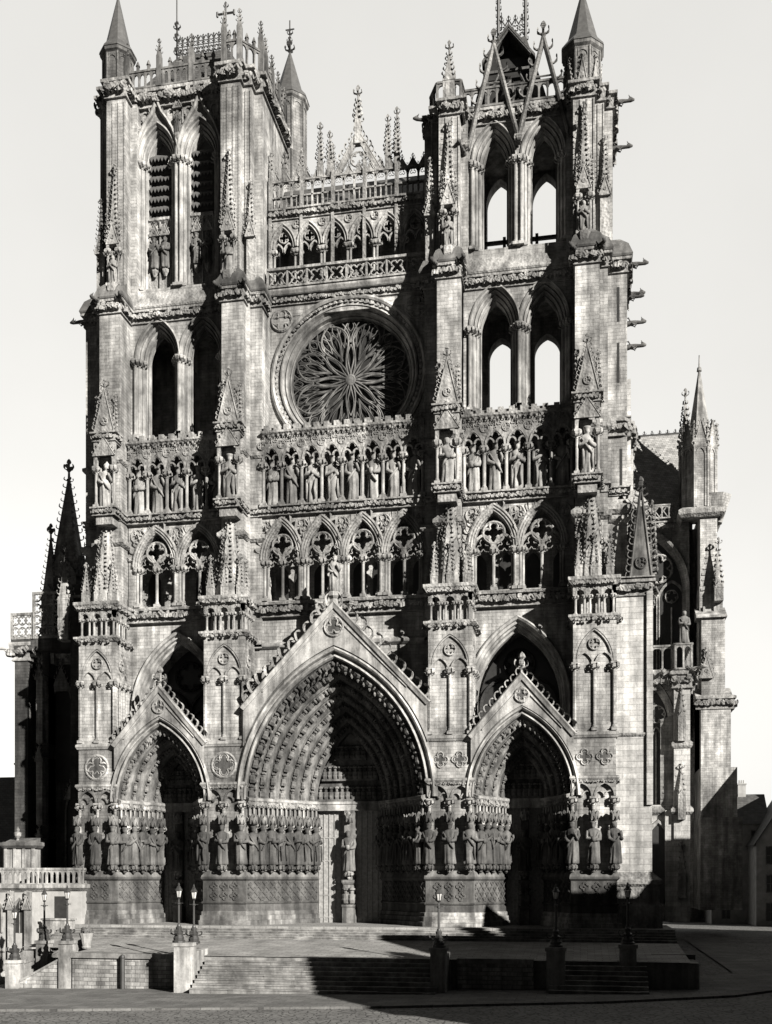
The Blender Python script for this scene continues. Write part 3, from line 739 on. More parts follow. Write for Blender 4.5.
pd = MB(); pd.lathe(0, -.05, [(.35, 24.3), (.3, 24.9), (.5, 25.1), (.5, 25.35), (.42, 25.45)], 8); pd.build('pedestal', 'white', PC)
statue(0, -.05, 25.45, 2.75, 7, 'pale stone figure standing on top of the great central gable', None, .1, 'fig')
# ---------------------------------------------------------------- walls of the bays above the portals
BAYS = [(-17.95, -9.5, 2, 5, 'left'), (-6.56, 6.56, 4, 8, 'centre'), (9.5, 17.95, 2, 5, 'right')]
for x0, x1, nt, nk, nm in BAYS:
    w = MB(); big = nm == 'centre'; xc = (x0 + x1) / 2
    if big:
        arch_wall(w, x0 - .8, x1 + .8, 11, 24.5, 2.8, 5.0, [(0, 7.3, 9.75, 11.3, 11)]); string(w, [(x0 - .8, 2.8), (x1 + .8, 2.8)], 21.9, 22.3, .3, .25)
    else:
        arch_wall(w, x0 - .6, x1 + .6, 13, 24.5, 2.8, 4.0, [(xc, 3.75, 17.2, 6.2, 13)])
        w.box(x0 - .6, x1 + .6, 6.2, 7, 10, 25)
    fl = w.build('bay_wall', 'stone', cath)
    if not big:
        m = MB(); m.sweep(arch(3.75, 6.2, 0, 16, 5, xc, 17.2), [(.32, 2.84), (.32, 2.62), (.2, 2.5), (.05, 2.6), (0, 2.8), (-.18, 2.85), (-.22, 3.1), (-.36, 3.1), (-.42, 3.4), (-.58, 3.45), (-.6, 4.0), (0, 4.0)])
        m.build('window_arch', 'white', fl)
        t = MB(); t.prism([(xc - 3.2, 13)] + arch(3.2, 5.6, 0, 12, 0, xc, 17.2) + [(xc + 3.2, 13)], 5.6, 5.65); win = t.build('window', 'glass', fl)
        t = MB()
        for q in (-1.55, 1.55):
            t.sweep(arch(1.5, 2.2, 0, 10, 4, xc + q, 17.2), [(.1, 5.3), (.1, 5.6), (-.12, 5.6), (-.12, 5.3)])
            for e in (-.75, .75): t.sweep(arch(.7, 1.0, 0, 8, 4, xc + q + e, 16.6), [(.06, 5.35), (.06, 5.55), (-.06, 5.55), (-.06, 5.35)])
        foil(t, xc, 5.4, 20.5, 1.2, 6, .1); t.build('tracery', 'inner', win)
    # carved band under the open arcade
    f = MB(); frieze(f, [(x0 - .2, 2.6), (x1 + .2, 2.6)], 24.4, 25.65, 1., .5); f.box(x0 - .2, x1 + .2, 2.6, 5, 24.4, 25.6); f.build('frieze', 'carved', fl)
    # ---- open arcade (triforium)
    tr = MB(); W = (x1 - x0 - (0 if big else 1.1)) / nt; xs = [xc + (i - (nt - 1) / 2) * W for i in range(nt)]
    aw = W / 2 - .22; zs = 29.0; rise = 32.25 - zs - .35
    arch_wall(tr, x0, x1, 25.6, 32.5, 2.65, 3.35, [(x, aw, zs, rise, 25.75) for x in xs])
    tr.box(x0 - .2, x1 + .2, 5.6, 6.4, 25.6, 39.4); tr.box(x0 - .3, x1 + .3, 2.7, 5.7, 32.3, 32.7)
    tri = tr.build('triforium', 'stone', cath)
    tc = MB()
    for x in xs:
        tc.sweep(arch(aw, rise, 0, 14, 0, x, zs), [(.45, 2.67), (.45, 2.5), (.3, 2.42), (.2, 2.5), (.1, 2.45), (0, 2.55), (-.08, 2.5), (-.16, 2.65), (-.16, 3.3), (0, 3.3)])
        foil(tc, x, 2.72, zs + 1.15, .82, 4, .12)
        for e in (-1, 1):
            c = x + e * aw * .5
            tc.sweep(arch(aw * .5 - .1, .95, 0, 8, 0, c, zs), [(.12, 2.62), (.12, 2.95), (-.08, 2.95), (-.08, 2.62)])
            foil(tc, c, 2.8, zs + .15, aw * .36, 3, .05, False)
        for j in range(11):
            a, b = arch(aw, rise, -.5, 14, 0, x, zs)[2 + j * 2 + (j > 5)], 0
            crocket(tc, (a[0], 2.5, a[1]), norm((a[0] - x, -.6, a[1] - zs)), (0, 0, 1), .32)
    for i in range(nt + 1):
        x = xc + (i - nt / 2) * W; q = .55
        if i in (0, nt): x += (.25 if i == 0 else -.25)
        foil(tc, x, 2.6, 31.55, q, 3, .07); tc.lathe(x, 2.6, [(.0, 31.3), (.16, 31.5), (.0, 31.8)], 6)
    tc.build('tracery', 'carved', tri)
    for i, x in enumerate(xs):
        column(tri, x, 2.85, 25.75, .12, zs - 25.7)
        for e in (-1, 1):
            for q, yy in ((0, 2.72), (.2, 2.95)): column(tri, x + e * (aw + .02 - q), yy, 25.75, .12, zs - 25.7)
    bk = MB()
    for i in range(nt * 2):
        x = x0 + (i + .5) * (x1 - x0) / (nt * 2); bk.prism([(x - .55, 25.8)] + arch(.55, .9, 0, 6, 0, x, 28.4) + [(x + .55, 25.8)], 5.5, 5.58)
    bk.build('passage_window', 'glass', tri)
    # ---- gallery of kings
    g = MB(); W = (x1 - x0) / nk; ks = [x0 + (i + .5) * W for i in range(nk)]
    frieze(g, [(x0 - .1, 2.45), (x1 + .1, 2.45)], 32.45, 33.3, .9, .42); g.box(x0 - .1, x1 + .1, 2.45, 4.3, 32.45, 33.25); g.box(x0 - .1, x1 + .1, 3.75, 4.3, 33.2, 39.4)
    kg = g.build('kings_gallery', 'carved', cath)
    c = MB(); arch_wall(c, x0, x1, 36.7, 38.9, 2.45, 2.85, [(x, W / 2 - .16, 36.75, 1.15, 36.7) for x in ks]); c.box(x0, x1, 2.85, 4.0, 38.2, 38.9)
    for x in ks:
        for e in (-1, 0, 1): c.sweep(arch(.3, .36, 0, 6, 0, x + e * .4, 36.95 + (.55 if e == 0 else 0)), [(.06, 2.4), (.06, 2.6), (-.06, 2.6), (-.06, 2.4)])
        c.sweep(arch(W / 2 - .12, 1.2, 0, 8, 0, x, 36.75), [(.09, 2.36), (.09, 2.5), (-.05, 2.5), (-.05, 2.36)])
        for e in (-.32, .32): foil(c, x + e, 2.42, 38.45, .2, 3, .045, False)
        foil(c, x - W / 2, 2.42, 38.1, .3, 4, .05); foil(c, x, 2.4, 37.95, .2, 3, .04, False); finial(c, x, 2.38, 38.35, .4)
        for q in range(4): crocket(c, (x - W / 2 + (q + .5) * W / 4, 2.45, 38.65), (0, -1, 0), (0, 0, 1), .25)
    c.psweep([(x0, 2.45), (x1, 2.45)], [(0, 38.8), (.14, 38.84), (.3, 39.0), (.3, 39.16), (0, 39.2)])
    c.box(x0 - .1, x1 + .1, 2.6, 5.8, 39.0, 39.3)
    nb_ = int((x1 - x0) / .78)
    for i in range(nb_): xx = x0 + (i + .25) * (x1 - x0) / nb_; c.box(xx, xx + .42, 2.3, 2.62, 39.2, 39.62)
    c.box(x0, x1, 2.5, 2.6, 39.2, 39.5)
    c.build('canopy_arcade', 'carved', kg)
    for i in range(nk + 1):
        xx = x0 + i * W; xx = min(max(xx, x0 + .14), x1 - .14); column(kg, xx, 2.55, 33.3, .13, 3.45)
    for i, x in enumerate(ks):
        lab = f"crowned stone king, {ORD[i]} from the left in the arcade " + ('under the rose window' if big else f'across the {nm} tower')
        statue(x, 2.95, 33.28, 3.85 + .1 * ((i * 5) % 3 - 1), i * 3 % 17 if i % 3 else i * 2, lab, 'stone kings of the gallery', .15 * ((i * 3) % 5 - 2), wide=.97)
for sg, o, nm in ((-1, True, 'leftmost'), (-1, False, 'second'), (1, False, 'third'), (1, True, 'rightmost')):
    statue(sg * (18.95 if o else 8.6), .65, 33.28, 3.6, 6 + (sg + 1) + o, f'crowned stone king in its own gabled niche on the {nm} buttress' + (' from the left' if not o else ''), 'stone kings of the gallery', .1)

# ---------------------------------------------------------------- rose window
RZ, RY, RR = 44.3, 4.8, 5.05
rw = MB(); N = 64; outs = []
for i in range(N):
    a = 2 * pi * i / N; dx, dz = cos(a), sin(a); t = min(6.6 / abs(dx) if abs(dx) > 1e-6 else 99, (7.2 if dz > 0 else 5.2) / abs(dz) if abs(dz) > 1e-6 else 99)
    outs.append((dx * t, RZ + dz * t))
vs = [(6.1 * cos(2 * pi * i / N), RY, RZ + 6.1 * sin(2 * pi * i / N)) for i in range(N)] + [(x, RY, z) for x, z in outs]
vs[N:] = [(x, RY, max(38.9, min(51.4, z))) for x, _, z in vs[N:]]
fs = [(i, (i + 1) % N, N + (i + 1) % N, N + i) for i in range(N)]
rw.add([(x, RY, max(z, 39.0)) for x, _, z in vs], fs); rw.box(-6.6, 6.6, 6.3, 6.9, 38, 52)
rose = rw.build('rose_window', 'stone', cath)
circ = [(6.1 * cos(-2 * pi * i / 96 + pi), RZ + 6.1 * sin(-2 * pi * i / 96 + pi)) for i in range(96)]
rm = MB(); rm.sweep(circ, [(.36, RY), (.36, RY - .2), (.18, RY - .3), (.02, RY - .22), (-.04, RY + .05), (-.34, RY + .1), (-.4, RY - .1), (-.52, RY - .14), (-.6, RY + .12), (-.7, RY + .3), (-.8, RY + .2), (-.92, RY + .35), (-1.0, RY + .7), (-1.08, RY + .65), (-1.14, RY + .8), (-1.16, RY + 1.3)], True, pclosed=False)
rm.build('rose_moulding', 'white', rose)
lf = MB()
for i in range(84):
    a = 2 * pi * i / 84; x, z = 5.92 * cos(a), RZ + 5.92 * sin(a)
    if z < 39.4: continue
    crocket(lf, (x, RY + .02, z), (0, -1, 0), (-sin(a), 0, cos(a)), .3)
lf.build('leaf_band', 'carved', rose)
gl = MB(); gl.prism([(5.05 * cos(2 * pi * i / 48), RZ + 5.05 * sin(2 * pi * i / 48)) for i in range(48)], 5.95, 6.0); gl.build('leaded_glass', 'glass', rose)
tr = MB(); ty = 5.7
def rp(a, r): return (r * sin(a), ty, RZ + r * cos(a))
def lens(a, r0, r1, w, t, n=9, bias=1.):
    for s in (-1, 1):
        tr.tube([rp(a + s * w * sin(pi * (i / n) ** bias) * (1 if True else 0), r0 + (r1 - r0) * i / n) for i in range(n + 1)], t, 5)
def petal(a, r0, r1, w, t, n=16, bias=1.55):
    for s in (-1, 1): tr.tube([rp(a + s * w * sin(pi * (i / n) ** bias) ** .85, r0 + (r1 - r0) * i / n) for i in range(n + 1)], t, 5)
for k in range(8):
    a = k * pi / 4
    lens(a, .4, 2.9, .15, .06, 10)                     # narrow lancets round the hub
    petal(a, 3.1, 4.92, .13, .05, 9, .9); petal(a, 4.0, 4.85, .055, .035, 6, .9)
    for s in (-1, 1): tr.tube([rp(a + s * (.012 + .17 * (i / 8) ** 1.6), 3.2 + 1.72 * i / 8) for i in range(9)], .045, 5)
    b = a + pi / 8                                     # large flamboyant petals
    petal(b, .45, 4.88, .335, .075)
    petal(b, 1.9, 4.1, .085, .045, 10, 1.2)
    for s in (-1, 1):
        tr.tube([rp(b + s * (.10 * sin(pi * i / 10) + .13 * (i / 10) ** 2), 1.7 + 2.75 * i / 10) for i in range(11)], .045, 5)
        petal(b + s * .2, 2.7, 4.3, .06, .038, 8, 1.2); petal(b + s * .085, 3.75, 4.8, .055, .035, 7, 1.1)
        tr.tube([rp(b + s * (.335 * sin(pi * (.3 + .4 * i / 6) ** 1.55) - .02 - .03 * i / 6), 1.6 + 1.5 * i / 6) for i in range(7)], .035, 4)
tr.tube([(4.95 * cos(2 * pi * i / 60), ty, RZ + 4.95 * sin(2 * pi * i / 60)) for i in range(60)], .1, 6, True)
tr.tube([(.35 * cos(2 * pi * i / 16), ty, RZ + .35 * sin(2 * pi * i / 16)) for i in range(16)], .12, 6, True)
tr.prism([(.3 * cos(2 * pi * i / 12), RZ + .3 * sin(2 * pi * i / 12)) for i in range(12)], ty - .1, ty + .1)
tr.build('tracery', 'mid', rose)
rd = MB()
for s in (-1, 1): foil(rd, s * 5.55, RY - .05, 49.2, .85, 4, .12)
rd.build('corner_medallion', 'carved', rose)

# ---------------------------------------------------------------- gallery between the towers
rg = MB(); frieze(rg, [(-6.56, 4.72), (6.56, 4.72)], 50.35, 51.2, .8, .42); rg.box(-6.6, 6.6, 4.2, 8, 51.2, 51.6); rg.box(-6.6, 6.6, 4.75, 5.2, 49.5, 51.3); string(rg, [(-6.56, 4.3), (6.56, 4.3)], 51.0, 51.55, .2)
rg.box(-6.6, 6.6, 8, 8.6, 51, 58.4); rg.box(-6.6, 6.6, 5.0, 8.2, 57.9, 58.3)
xs = [(-6.56 + (i + .5) * 13.12 / 6) for i in range(6)]
arch_wall(rg, -6.56, 6.56, 54.6, 57.6, 4.9, 5.4, [(x, .93, 55.2, 1.75, 54.6) for x in xs])
ring = rg.build('ringers_gallery', 'stone', cath)
bl = MB()
for i in range(8):
    x = -6.56 + (i + .5) * 13.12 / 8; w_ = 13.12 / 16
    foil(bl, x, 4.15, 52.25, .6, 4, .08, False, pi / 4); bl.box(x - w_ - .07, x - w_ + .07, 4.05, 4.25, 51.5, 53)
    bl.tube([(x - w_, 4.15, 51.6), (x - .25, 4.15, 52.25), (x - w_, 4.15, 52.9)], .07, 5); bl.tube([(x + w_, 4.15, 51.6), (x + .25, 4.15, 52.25), (x + w_, 4.15, 52.9)], .07, 5)
bl.box(-6.56, 6.56, 3.97, 4.3, 52.9, 53.1); bl.box(-6.56, 6.56, 4.0, 4.3, 51.5, 51.66); bl.build('balustrade', 'carved', ring)
at = MB()
for x in xs:
    at.sweep(arch(.93, 1.75, 0, 10, 0, x, 55.2), [(.22, 4.92), (.22, 4.8), (.1, 4.72), (0, 4.85), (-.1, 4.8), (-.14, 5.0), (-.14, 5.35), (0, 5.4)])
    for e in (-1, 1): at.sweep(arch(.42, .7, 0, 6, 0, x + e * .44, 54.9), [(.06, 4.95), (.06, 5.2), (-.06, 5.2), (-.06, 4.95)])
    foil(at, x, 5.05, 56.1, .42, 4, .06); foil(at, x - 1.09, 4.85, 57.0, .3, 3, .05)
frieze(at, [(-6.56, 4.9), (6.56, 4.9)], 57.45, 58.4, .8, .42)
at.build('tracery', 'carved', ring)
for i in range(7):
    x = min(max(-6.56 + i * 13.12 / 6, -6.4), 6.4)
    for q in (-.13, .13): column(ring, x + q, 5.1, 51.6, .1, 3.6)
ow = MB()
for i in range(16):
    x = -6.56 + i * 13.12 / 15; post = i % 3 == 0
    ow.box(x - (.13 if post else .07), x + (.13 if post else .07), 4.95, 5.2, 58.3, 61.6 if post else 60.6)
    if post: spire(ow, x, 5.08, 61.4, 62.9, .2, 4, pi / 4, .35, .18, .45); ow.box(x - .12, x + .12, 4.75, 4.95, 53, 61)
    if i < 15:
        xm = x + 13.12 / 30
        ow.sweep(arch(.4, .5, 0, 6, 0, xm, 60.2), [(.07, 4.95), (.07, 5.15), (-.06, 5.15), (-.06, 4.95)]); foil(ow, xm, 5.05, 60.3, .25, 3, .035, False)
        ow.box(xm - .045, xm + .045, 5.0, 5.15, 58.3, 59.4); gablet(ow, xm, 5.0, 60.65, .42, .75, .1, .14, .3, .3, False)
gr = MB(); gr.add([(-6.6, 6.2, 58.3), (6.6, 6.2, 58.3), (6.6, 9.2, 62.7), (-6.6, 9.2, 62.7), (6.6, 9.2, 58.3), (-6.6, 9.2, 58.3)], [(0, 1, 2, 3), (3, 2, 4, 5), (0, 3, 5), (1, 4, 2)]); gr.build('roof', 'lead', ring)
ow.box(-6.56, 6.56, 4.95, 5.2, 59.35, 59.47); ow.box(-6.56, 6.56, 4.9, 5.25, 60.6, 60.75); ow.build('openwork_parapet', 'carved', ring)
cg = MB(); gx = .75
cg.prism([(gx - 1.9, 60.7), (gx - 1.5, 60.7), (gx, 63.3), (gx + 1.5, 60.7), (gx + 1.9, 60.7), (gx, 64.1)], 4.95, 5.2)
rake(cg, gx - 1.95, 60.7, gx, 64.2, 5.0, .08, .5, .36); rake(cg, gx + 1.95, 60.7, gx, 64.2, 5.0, .08, .5, .36); foil(cg, gx, 5.05, 61.8, .6, 5, .08)
cg.box(gx - .26, gx + .26, 4.85, 5.35, 63, 64.7); spire(cg, gx, 5.1, 64.6, 66.9, .36, 4, pi / 4, .4, .3, .8); cg.build('crocketed_gablet', 'carved', ring)
for x, h in ((-1.6, 2.1), (-2.4, 2.9), (3.2, 2.8), (3.95, 3.3), (-5.4, .9)):
    pinn(ring, x, 5.1, 60.7, .22, 1.0, h, 'carved', .24, .34, .6)

# ---------------------------------------------------------------- towers
def opening(T, x, y, sill, zs, rise, w, prof, name='opening_moulding', mat='white'):
    m = MB(); m.sweep(arch(w, rise, 0, 16, zs - sill, x, zs), prof); return m.build(name, mat, T)
PROF = [(.16, .0), (.16, -.1), (.04, -.16), (0, 0), (-.12, .04), (-.16, .3), (-.26, .22), (-.34, .34), (-.38, .62), (-.48, .54), (-.56, .66), (-.6, .95), (-.7, .9), (-.72, 1.5), (-.2, 1.5)]
def prof(y): return [(n, y + d) for n, d in PROF]
def louvres(T, x, w, z0, z1, y):
    o = MB(); o.box(x - w, x + w, y + .7, y + .8, z0, z1 + 1.5)
    n = int((z1 - z0) / .8); 
    for i in range(n + 1):
        z = z0 + i * (z1 - z0) / n
        o.add([(x - w, y, z), (x + w, y, z), (x + w, y + .65, z + .65), (x - w, y + .65, z + .65), (x - w, y, z - .1), (x + w, y, z - .1), (x + w, y + .65, z + .55), (x - w, y + .65, z + .55)], [(0, 1, 2, 3), (7, 6, 5, 4), (0, 4, 5, 1)])
        for k in range(6):
            xx = x - w + (k + .5) * w / 3; o.prism([(xx - w / 6, z - .05), (xx + w / 6, z - .05), (xx, z - .38)], y - .02, y + .03)
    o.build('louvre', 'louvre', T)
def lower_stage(sg):
    xa, xb = (9.5, 18.05) if sg > 0 else (-18.05, -9.5); xc = (xa + xb) / 2 + (0.05 * sg)
    w = MB(); cs = [(xc - 1.9), (xc + 1.9)]
    arch_wall(w, xa, xb, 39.3, 49.6, 3.35, 4.9, [(c, 1.85, 46.4, 3.2, 39.9) for c in cs])
    xo = sg * 21.9; xi = sg * 6.56; lo, hi = min(xo, xi), max(xo, xi)
    arch_wall(w, lo + .01, hi - .01, 0 if sg < 0 else 25, 52, 10.2, 11.3, [(c, 1.05, 47.4, 1.5, 39.9) for c in cs])
    w.box(xa - .4, xb + .4, 5.6, 10.4, 38.6, 39.45); w.box(lo + .4, hi - .4, 4.8, 10.4, 50.3, 50.9); w.box(xa - .2, xb + .2, 3.4, 5, 49.4, 51)
    lab = 'taller tower with louvred belfry and cross' if sg < 0 else 'lower tower with open belfry and slated lantern'
    T = w.build('bell_tower', 'stone', cath, label=lab)
    for c in cs:
        opening(T, c, 3.35, 39.9, 46.4, 3.2, 1.85, prof(3.35))
        for e in (-1, 1):
            for d, yy, rr in ((1.92, 3.25, .12), (1.68, 3.5, .12), (1.44, 3.8, .12)): column(T, c + e * d, yy, 39.9, rr, 6.5)
        s = MB(); s.wedge(c - 1.9, c + 1.9, 2.9, 4.6, 39.3, 39.55, 39.95); s.build('sill', 'roofstone', T)
    st = MB(); frieze(st, [(xa, 3.35), (xb, 3.35)], 49.25, 50.4, .9, .42); st.psweep([(xa - .2, 3.35), (xb + .2, 3.35)], [(0, 50.3), (.36, 50.36), (.42, 50.5), (-.4, 52.2), (-.4, 50.3)]); st.build('string_course', 'carved', T)
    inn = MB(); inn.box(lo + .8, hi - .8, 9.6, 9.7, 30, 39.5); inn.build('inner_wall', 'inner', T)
    return T, xc, cs, lo, hi
TL, xcl, csl, *_ = lower_stage(-1)
TR, xcr, csr, *_ = lower_stage(1)

def corner_pier(T, sg, cx, z0, z1, outer, panels=True):
    """clustered pier at a front corner of an upper stage"""
    b = MB(); o = sg if outer else -sg
    b.box(cx - .8, cx + .8, 2.0, 5, z0, z1)
    a, c = cx, cx + o * 1.5; b.box(min(a, c), max(a, c), 2.7, 5.5, z0, z1)
    a, c = cx, cx - o * 1.3; b.box(min(a, c), max(a, c), 3.1, 5, z0, z1)
    a, c = cx, cx + o * 2.15; b.box(min(a, c), max(a, c), 3.6, 10.9, z0, z1 - .02)
    for f in (-.8, -.27, .27, .8): b.box(cx + f * .92 - .06, cx + f * .92 + .06, 1.93, 2.0, z0, z1 - .5)
    for f in (.25, .65): b.box(cx + o * (.8 + f) - .05, cx + o * (.8 + f) + .05, 2.63, 2.7, z0 + 1.5, z1 - .5)
    wd = MB(); wd.wedge(cx - .9, cx + .9, 1.1, 2.1, z0 - .1, z0 + .3, z0 + 1.4); wd.wedge(min(cx, cx + o * 1.6), max(cx, cx + o * 1.6), 2.0, 2.8, z0 - .1, z0 + .3, z0 + 1.2)
    p = b.build('corner_pier', 'stone', T); wd.build('weathering', 'roofstone', p)
    n = MB(); y = 1.35; zn = z0 + 1.0
    n.box(cx - .5, cx + .5, y, 2.1, zn - .6, zn); n.lathe(cx, y + .1, [(.25, zn - 1.1), (.55, zn - .6), (.55, zn)], 6)
    gablet(n, cx, y - .05, zn + 3.3, .55, 1.7, .6, .2, .32, .5); 
    arch_wall(n, cx - .55, cx + .55, zn + 2.9, zn + 3.7, y, y + .7, [(cx, .38, zn + 3.0, .5, zn + 2.9)])
    spire(n, cx, y + .35, zn + 4.2, zn + 9.4, .42, 4, pi / 4, .38, .27, .6)
    for e in (-.5, .5): spire(n, cx + e, y + .1, zn + 3.6, zn + 5.6, .16, 4, pi / 4, .3, .18, .4)
    n.build('niche', 'carved', p)
    for e in (-.45, .45): column(p, cx + e, y + .12, zn, .075, 3.0)
    qx = cx + o * 1.55; q = MB()
    q.box(qx - .35, qx + .35, 2.4, 2.75, z0 + .6, z0 + 4.3); gablet(q, qx, 2.2, z0 + 4.2, .42, 1.4, .4, .18, .3, .4); spire(q, qx, 2.45, z0 + 5.0, z0 + 8.4, .28, 4, pi / 4, .36, .22, .45); q.build('niche', 'carved', p)
    return p, zn

def balustrade(T, pts, z0, h, step=.6, mat='carved', merl=0):
    b = MB()
    for p, q in zip(pts, pts[1:]):
        L = hypot(q[0] - p[0], q[1] - p[1]); U = ((q[0] - p[0]) / L, (q[1] - p[1]) / L); b.frame(p, U); k = max(2, int(L / step))
        b.box(0, L, -.12, .12, z0, z0 + .15); b.box(0, L, -.14, .14, z0 + h - .16, z0 + h)
        for i in range(k + 1):
            x = i * L / k; b.box(x - .07, x + .07, -.09, .09, z0, z0 + h)
            if i < k: b.sweep(arch(L / k / 2 - .05, .3, 0, 5, 0, x + L / k / 2, z0 + h - .55), [(.12, -.07), (.12, .07), (-.05, .07), (-.05, -.07)])
        if merl:
            m = max(1, int(L / merl))
            for i in range(m + (q == pts[-1])):
                x = i * L / m
                b.frame(); X, Y = p[0] + U[0] * x, p[1] + U[1] * x
                b.box(X - .2, X + .2, Y - .2, Y + .2, z0, z0 + h + 1.0); spire(b, X, Y, z0 + h + 1.0, z0 + h + 2.1, .26, 4, pi / 4, .3, .18, .4)
                b.frame(p, U)
                if i < m:
                    for j in (1, 2): xx = x + j * L / m / 3; b.box(xx - .1, xx + .1, -.1, .1, z0 + h, z0 + h + .45); b.tube([(xx, 0, z0 + h + .4), (xx, 0, z0 + h + .8)], [.2, .05], 5)
        b.frame()
    return b.build('balustrade', mat, T)

# north tower, upper stage
Z0, Z1 = 50.6, 67.2; T = TL; xc = -14.05; cs = (-15.9, -12.2)
u = MB(); arch_wall(u, -18.0, -9.9, Z0, Z1, 3.7, 5.0, [(c, 1.6, 63.0, 2.9, 52.3) for c in cs])
u.box(-20.6, -7.0, 10, 11, Z0, Z1); u.box(-20.6, -7.2, 3.8, 10.5, Z1 - .3, Z1)
up = u.build('belfry_wall', 'stone', T)
for c in cs:
    opening(up, c, 3.7, 52.3, 63.0, 2.9, 1.6, prof(3.7))
    for e in (-1, 1):
        for d, yy in ((1.66, 3.62), (1.4, 3.85), (1.16, 4.2)): column(up, c + e * d, yy, 52.3, .11, 10.7)
    hd = MB()   # ogee hood
    P = [(-1.95, 62.6), (-1.9, 63.4), (-1.7, 64.3), (-1.35, 65.2), (-.9, 66.0), (-.45, 66.6), (-.18, 67.2), (0, 67.9)]
    P = [(c + a, b) for a, b in P] + [(c - a, b) for a, b in reversed(P[:-1])]
    hd.sweep(P, [(.14, 3.66), (.14, 3.4), (0, 3.32), (-.12, 3.45), (-.12, 3.7)])
    for i in (3, 4, 5, 9, 10, 11): a = P[i]; crocket(hd, (a[0], 3.45, a[1]), norm((a[0] - c, 0, .6)), (0, 0, 1), .26)
    finial(hd, c, 3.5, 67.3, .6); hd.build('hood_mould', 'white', up)
    louvres(up, c, .92, 58.5, 63.6, 4.3)
    pn = MB(); pn.box(c - .95, c + .95, 4.5, 4.9, 52.3, 58.4); string(pn, [(c - .95, 4.5), (c + .95, 4.5)], 58.1, 58.5, .3)
    for e in (-1, 1):
        pn.box(c + e * .92 - .06, c + e * .92 + .06, 4.3, 4.5, 52.3, 58.2); gablet(pn, c + e * .46, 4.2, 57.0, .44, .95, .3, .16, .3, .3); pn.lathe(c + e * .46, 4.3, [(.1, 53.6), (.3, 54), (.3, 54.2)], 6)
    pn.box(c - .06, c + .06, 4.3, 4.5, 52.3, 58.2); pn.build('statue_panel', 'carved', up)
    for e in (-1, 1): statue(c + e * .46, 4.2, 54.2, 2.6, 12 + (e > 0), f"stone figure on the {'left' if e < 0 else 'right'} of the pair below the {'left' if c < -14 else 'right'} louvred opening", 'figures below the louvres', -.1 * e, 'mid')
bp = MB()
for i in range(11):
    x = -17.7 + i * .75; d = min(abs(x - c) for c in cs); lg = min(1.9, 66.6 - (67.9 - 1.75 * min(d, .6) - .95 * max(0, d - .6)) - .15 + .28)
    if lg < .15: continue
    bp.sweep(arch(.28, .3, 0, 5, lg, x, 66.6), [(.07, 3.6), (.07, 3.75), (-.05, 3.75), (-.05, 3.6)])
bp.build('blind_panelling', 'stone', up); mp = MB(); mp.lathe(xc, 3.5, [(.08, 64.0), (.3, 64.5), (.3, 64.7)], 6); gablet(mp, xc, 3.4, 66.8, .4, .8, .2, .15, .3, .3); mp.build('niche', 'carved', up); statue(xc, 3.45, 64.7, 1.9, 14, 'small stone figure between the two pointed hoods at the top of the left tower', None, 0, 'mid')
for sgx, cx, o in ((-1, -18.75, True), (-1, -9.0, False)):
    p, zn = corner_pier(T, sgx, cx, Z0, Z1 + .1, o)
    statue(cx, 1.5, zn, 2.5, 8 + o, 'small stone saint high on the ' + ('outer' if o else 'inner') + ' corner pier of the taller left tower', 'saints on the tower piers')
outl = [(-20.9, 10.9), (-20.9, 3.6), (-20.25, 3.6), (-20.25, 2.7), (-19.55, 2.7), (-19.55, 2.0), (-17.95, 2.0), (-17.95, 3.6), (-9.8, 3.6), (-9.8, 2.0), (-8.2, 2.0), (-8.2, 2.7), (-7.5, 2.7), (-7.5, 3.6), (-6.85, 3.6), (-6.85, 10.9)]
cn = MB(); frieze(cn, outl, 67.1, 68.7, 1.1, .45); cn.box(-20.5, -7.2, 3.7, 10.9, 67.6, 68.6); cn.build('cornice', 'carved', T)
balustrade(T, [(-18.4, 3.4), (-10.0, 3.4)], 68.7, 1.5, .5, 'mid', 2.1)
balustrade(T, [(-10.0, 3.4), (-9.6, 2.2), (-8.3, 2.2), (-7.0, 3.7)], 68.7, 1.9, .62, 'mid', 1.1); balustrade(T, [(-7.0, 4.9), (-7.0, 10.4)], 68.7, 1.5, .6, 'mid', 1.7); balustrade(T, [(-20.5, 10.6), (-7, 10.6)], 68.7, 1.5, .6, 'mid', 2.2)
def tower_turret(T, x, y, z0, z1, zt, r, dark=True):
    t = MB(); t.lathe(x, y, [(r, z0), (r, z1 - .5), (r + .25, z1 - .3), (r + .3, z1), (r * .9, z1 + .1)], 8, pi / 8)
    for k in range(8):
        a = k * pi / 4 + pi / 8; d = (cos(a), sin(a)); t.tube([(x + d[0] * r, y + d[1] * r, z0), (x + d[0] * r, y + d[1] * r, z1 - .4)], .1, 5)
        a += pi / 8; d = (cos(a), sin(a)); rr = r * cos(pi / 8); t.frame((x + d[0] * rr, y + d[1] * rr), (-d[1], d[0]), (-d[0], -d[1]))
        t.prism([(-r * .36, z1 - .5), (-r * .28, z1 - .5)] + arch(r * .26, .4, 0, 5, 0, 0, z1 - 1.1) + [(r * .28, z1 - .5), (r * .36, z1 - .5), (r * .36, z1 - .3), (-r * .36, z1 - .3)], -.06, .1); t.frame()
    o = t.build('turret', 'darker', T)
    c = MB(); c.lathe(x, y, [(r + .34, z1 - .05), (r + .3, z1 + .12), (r * .86, z1 + .75), (.12, zt)], 8, pi / 8); c.build('conical_roof', 'lead', T)
    f = MB(); finial(f, x, y, zt - .2, 1.1); f.build('finial', 'iron', T); return o
tower_turret(T, -19.5, 4.0, 68.4, 72.2, 76.9, 1.2)
tw = tower_turret(T, -7.2, 13.0, 50, 73.2, 77.6, 1.45)
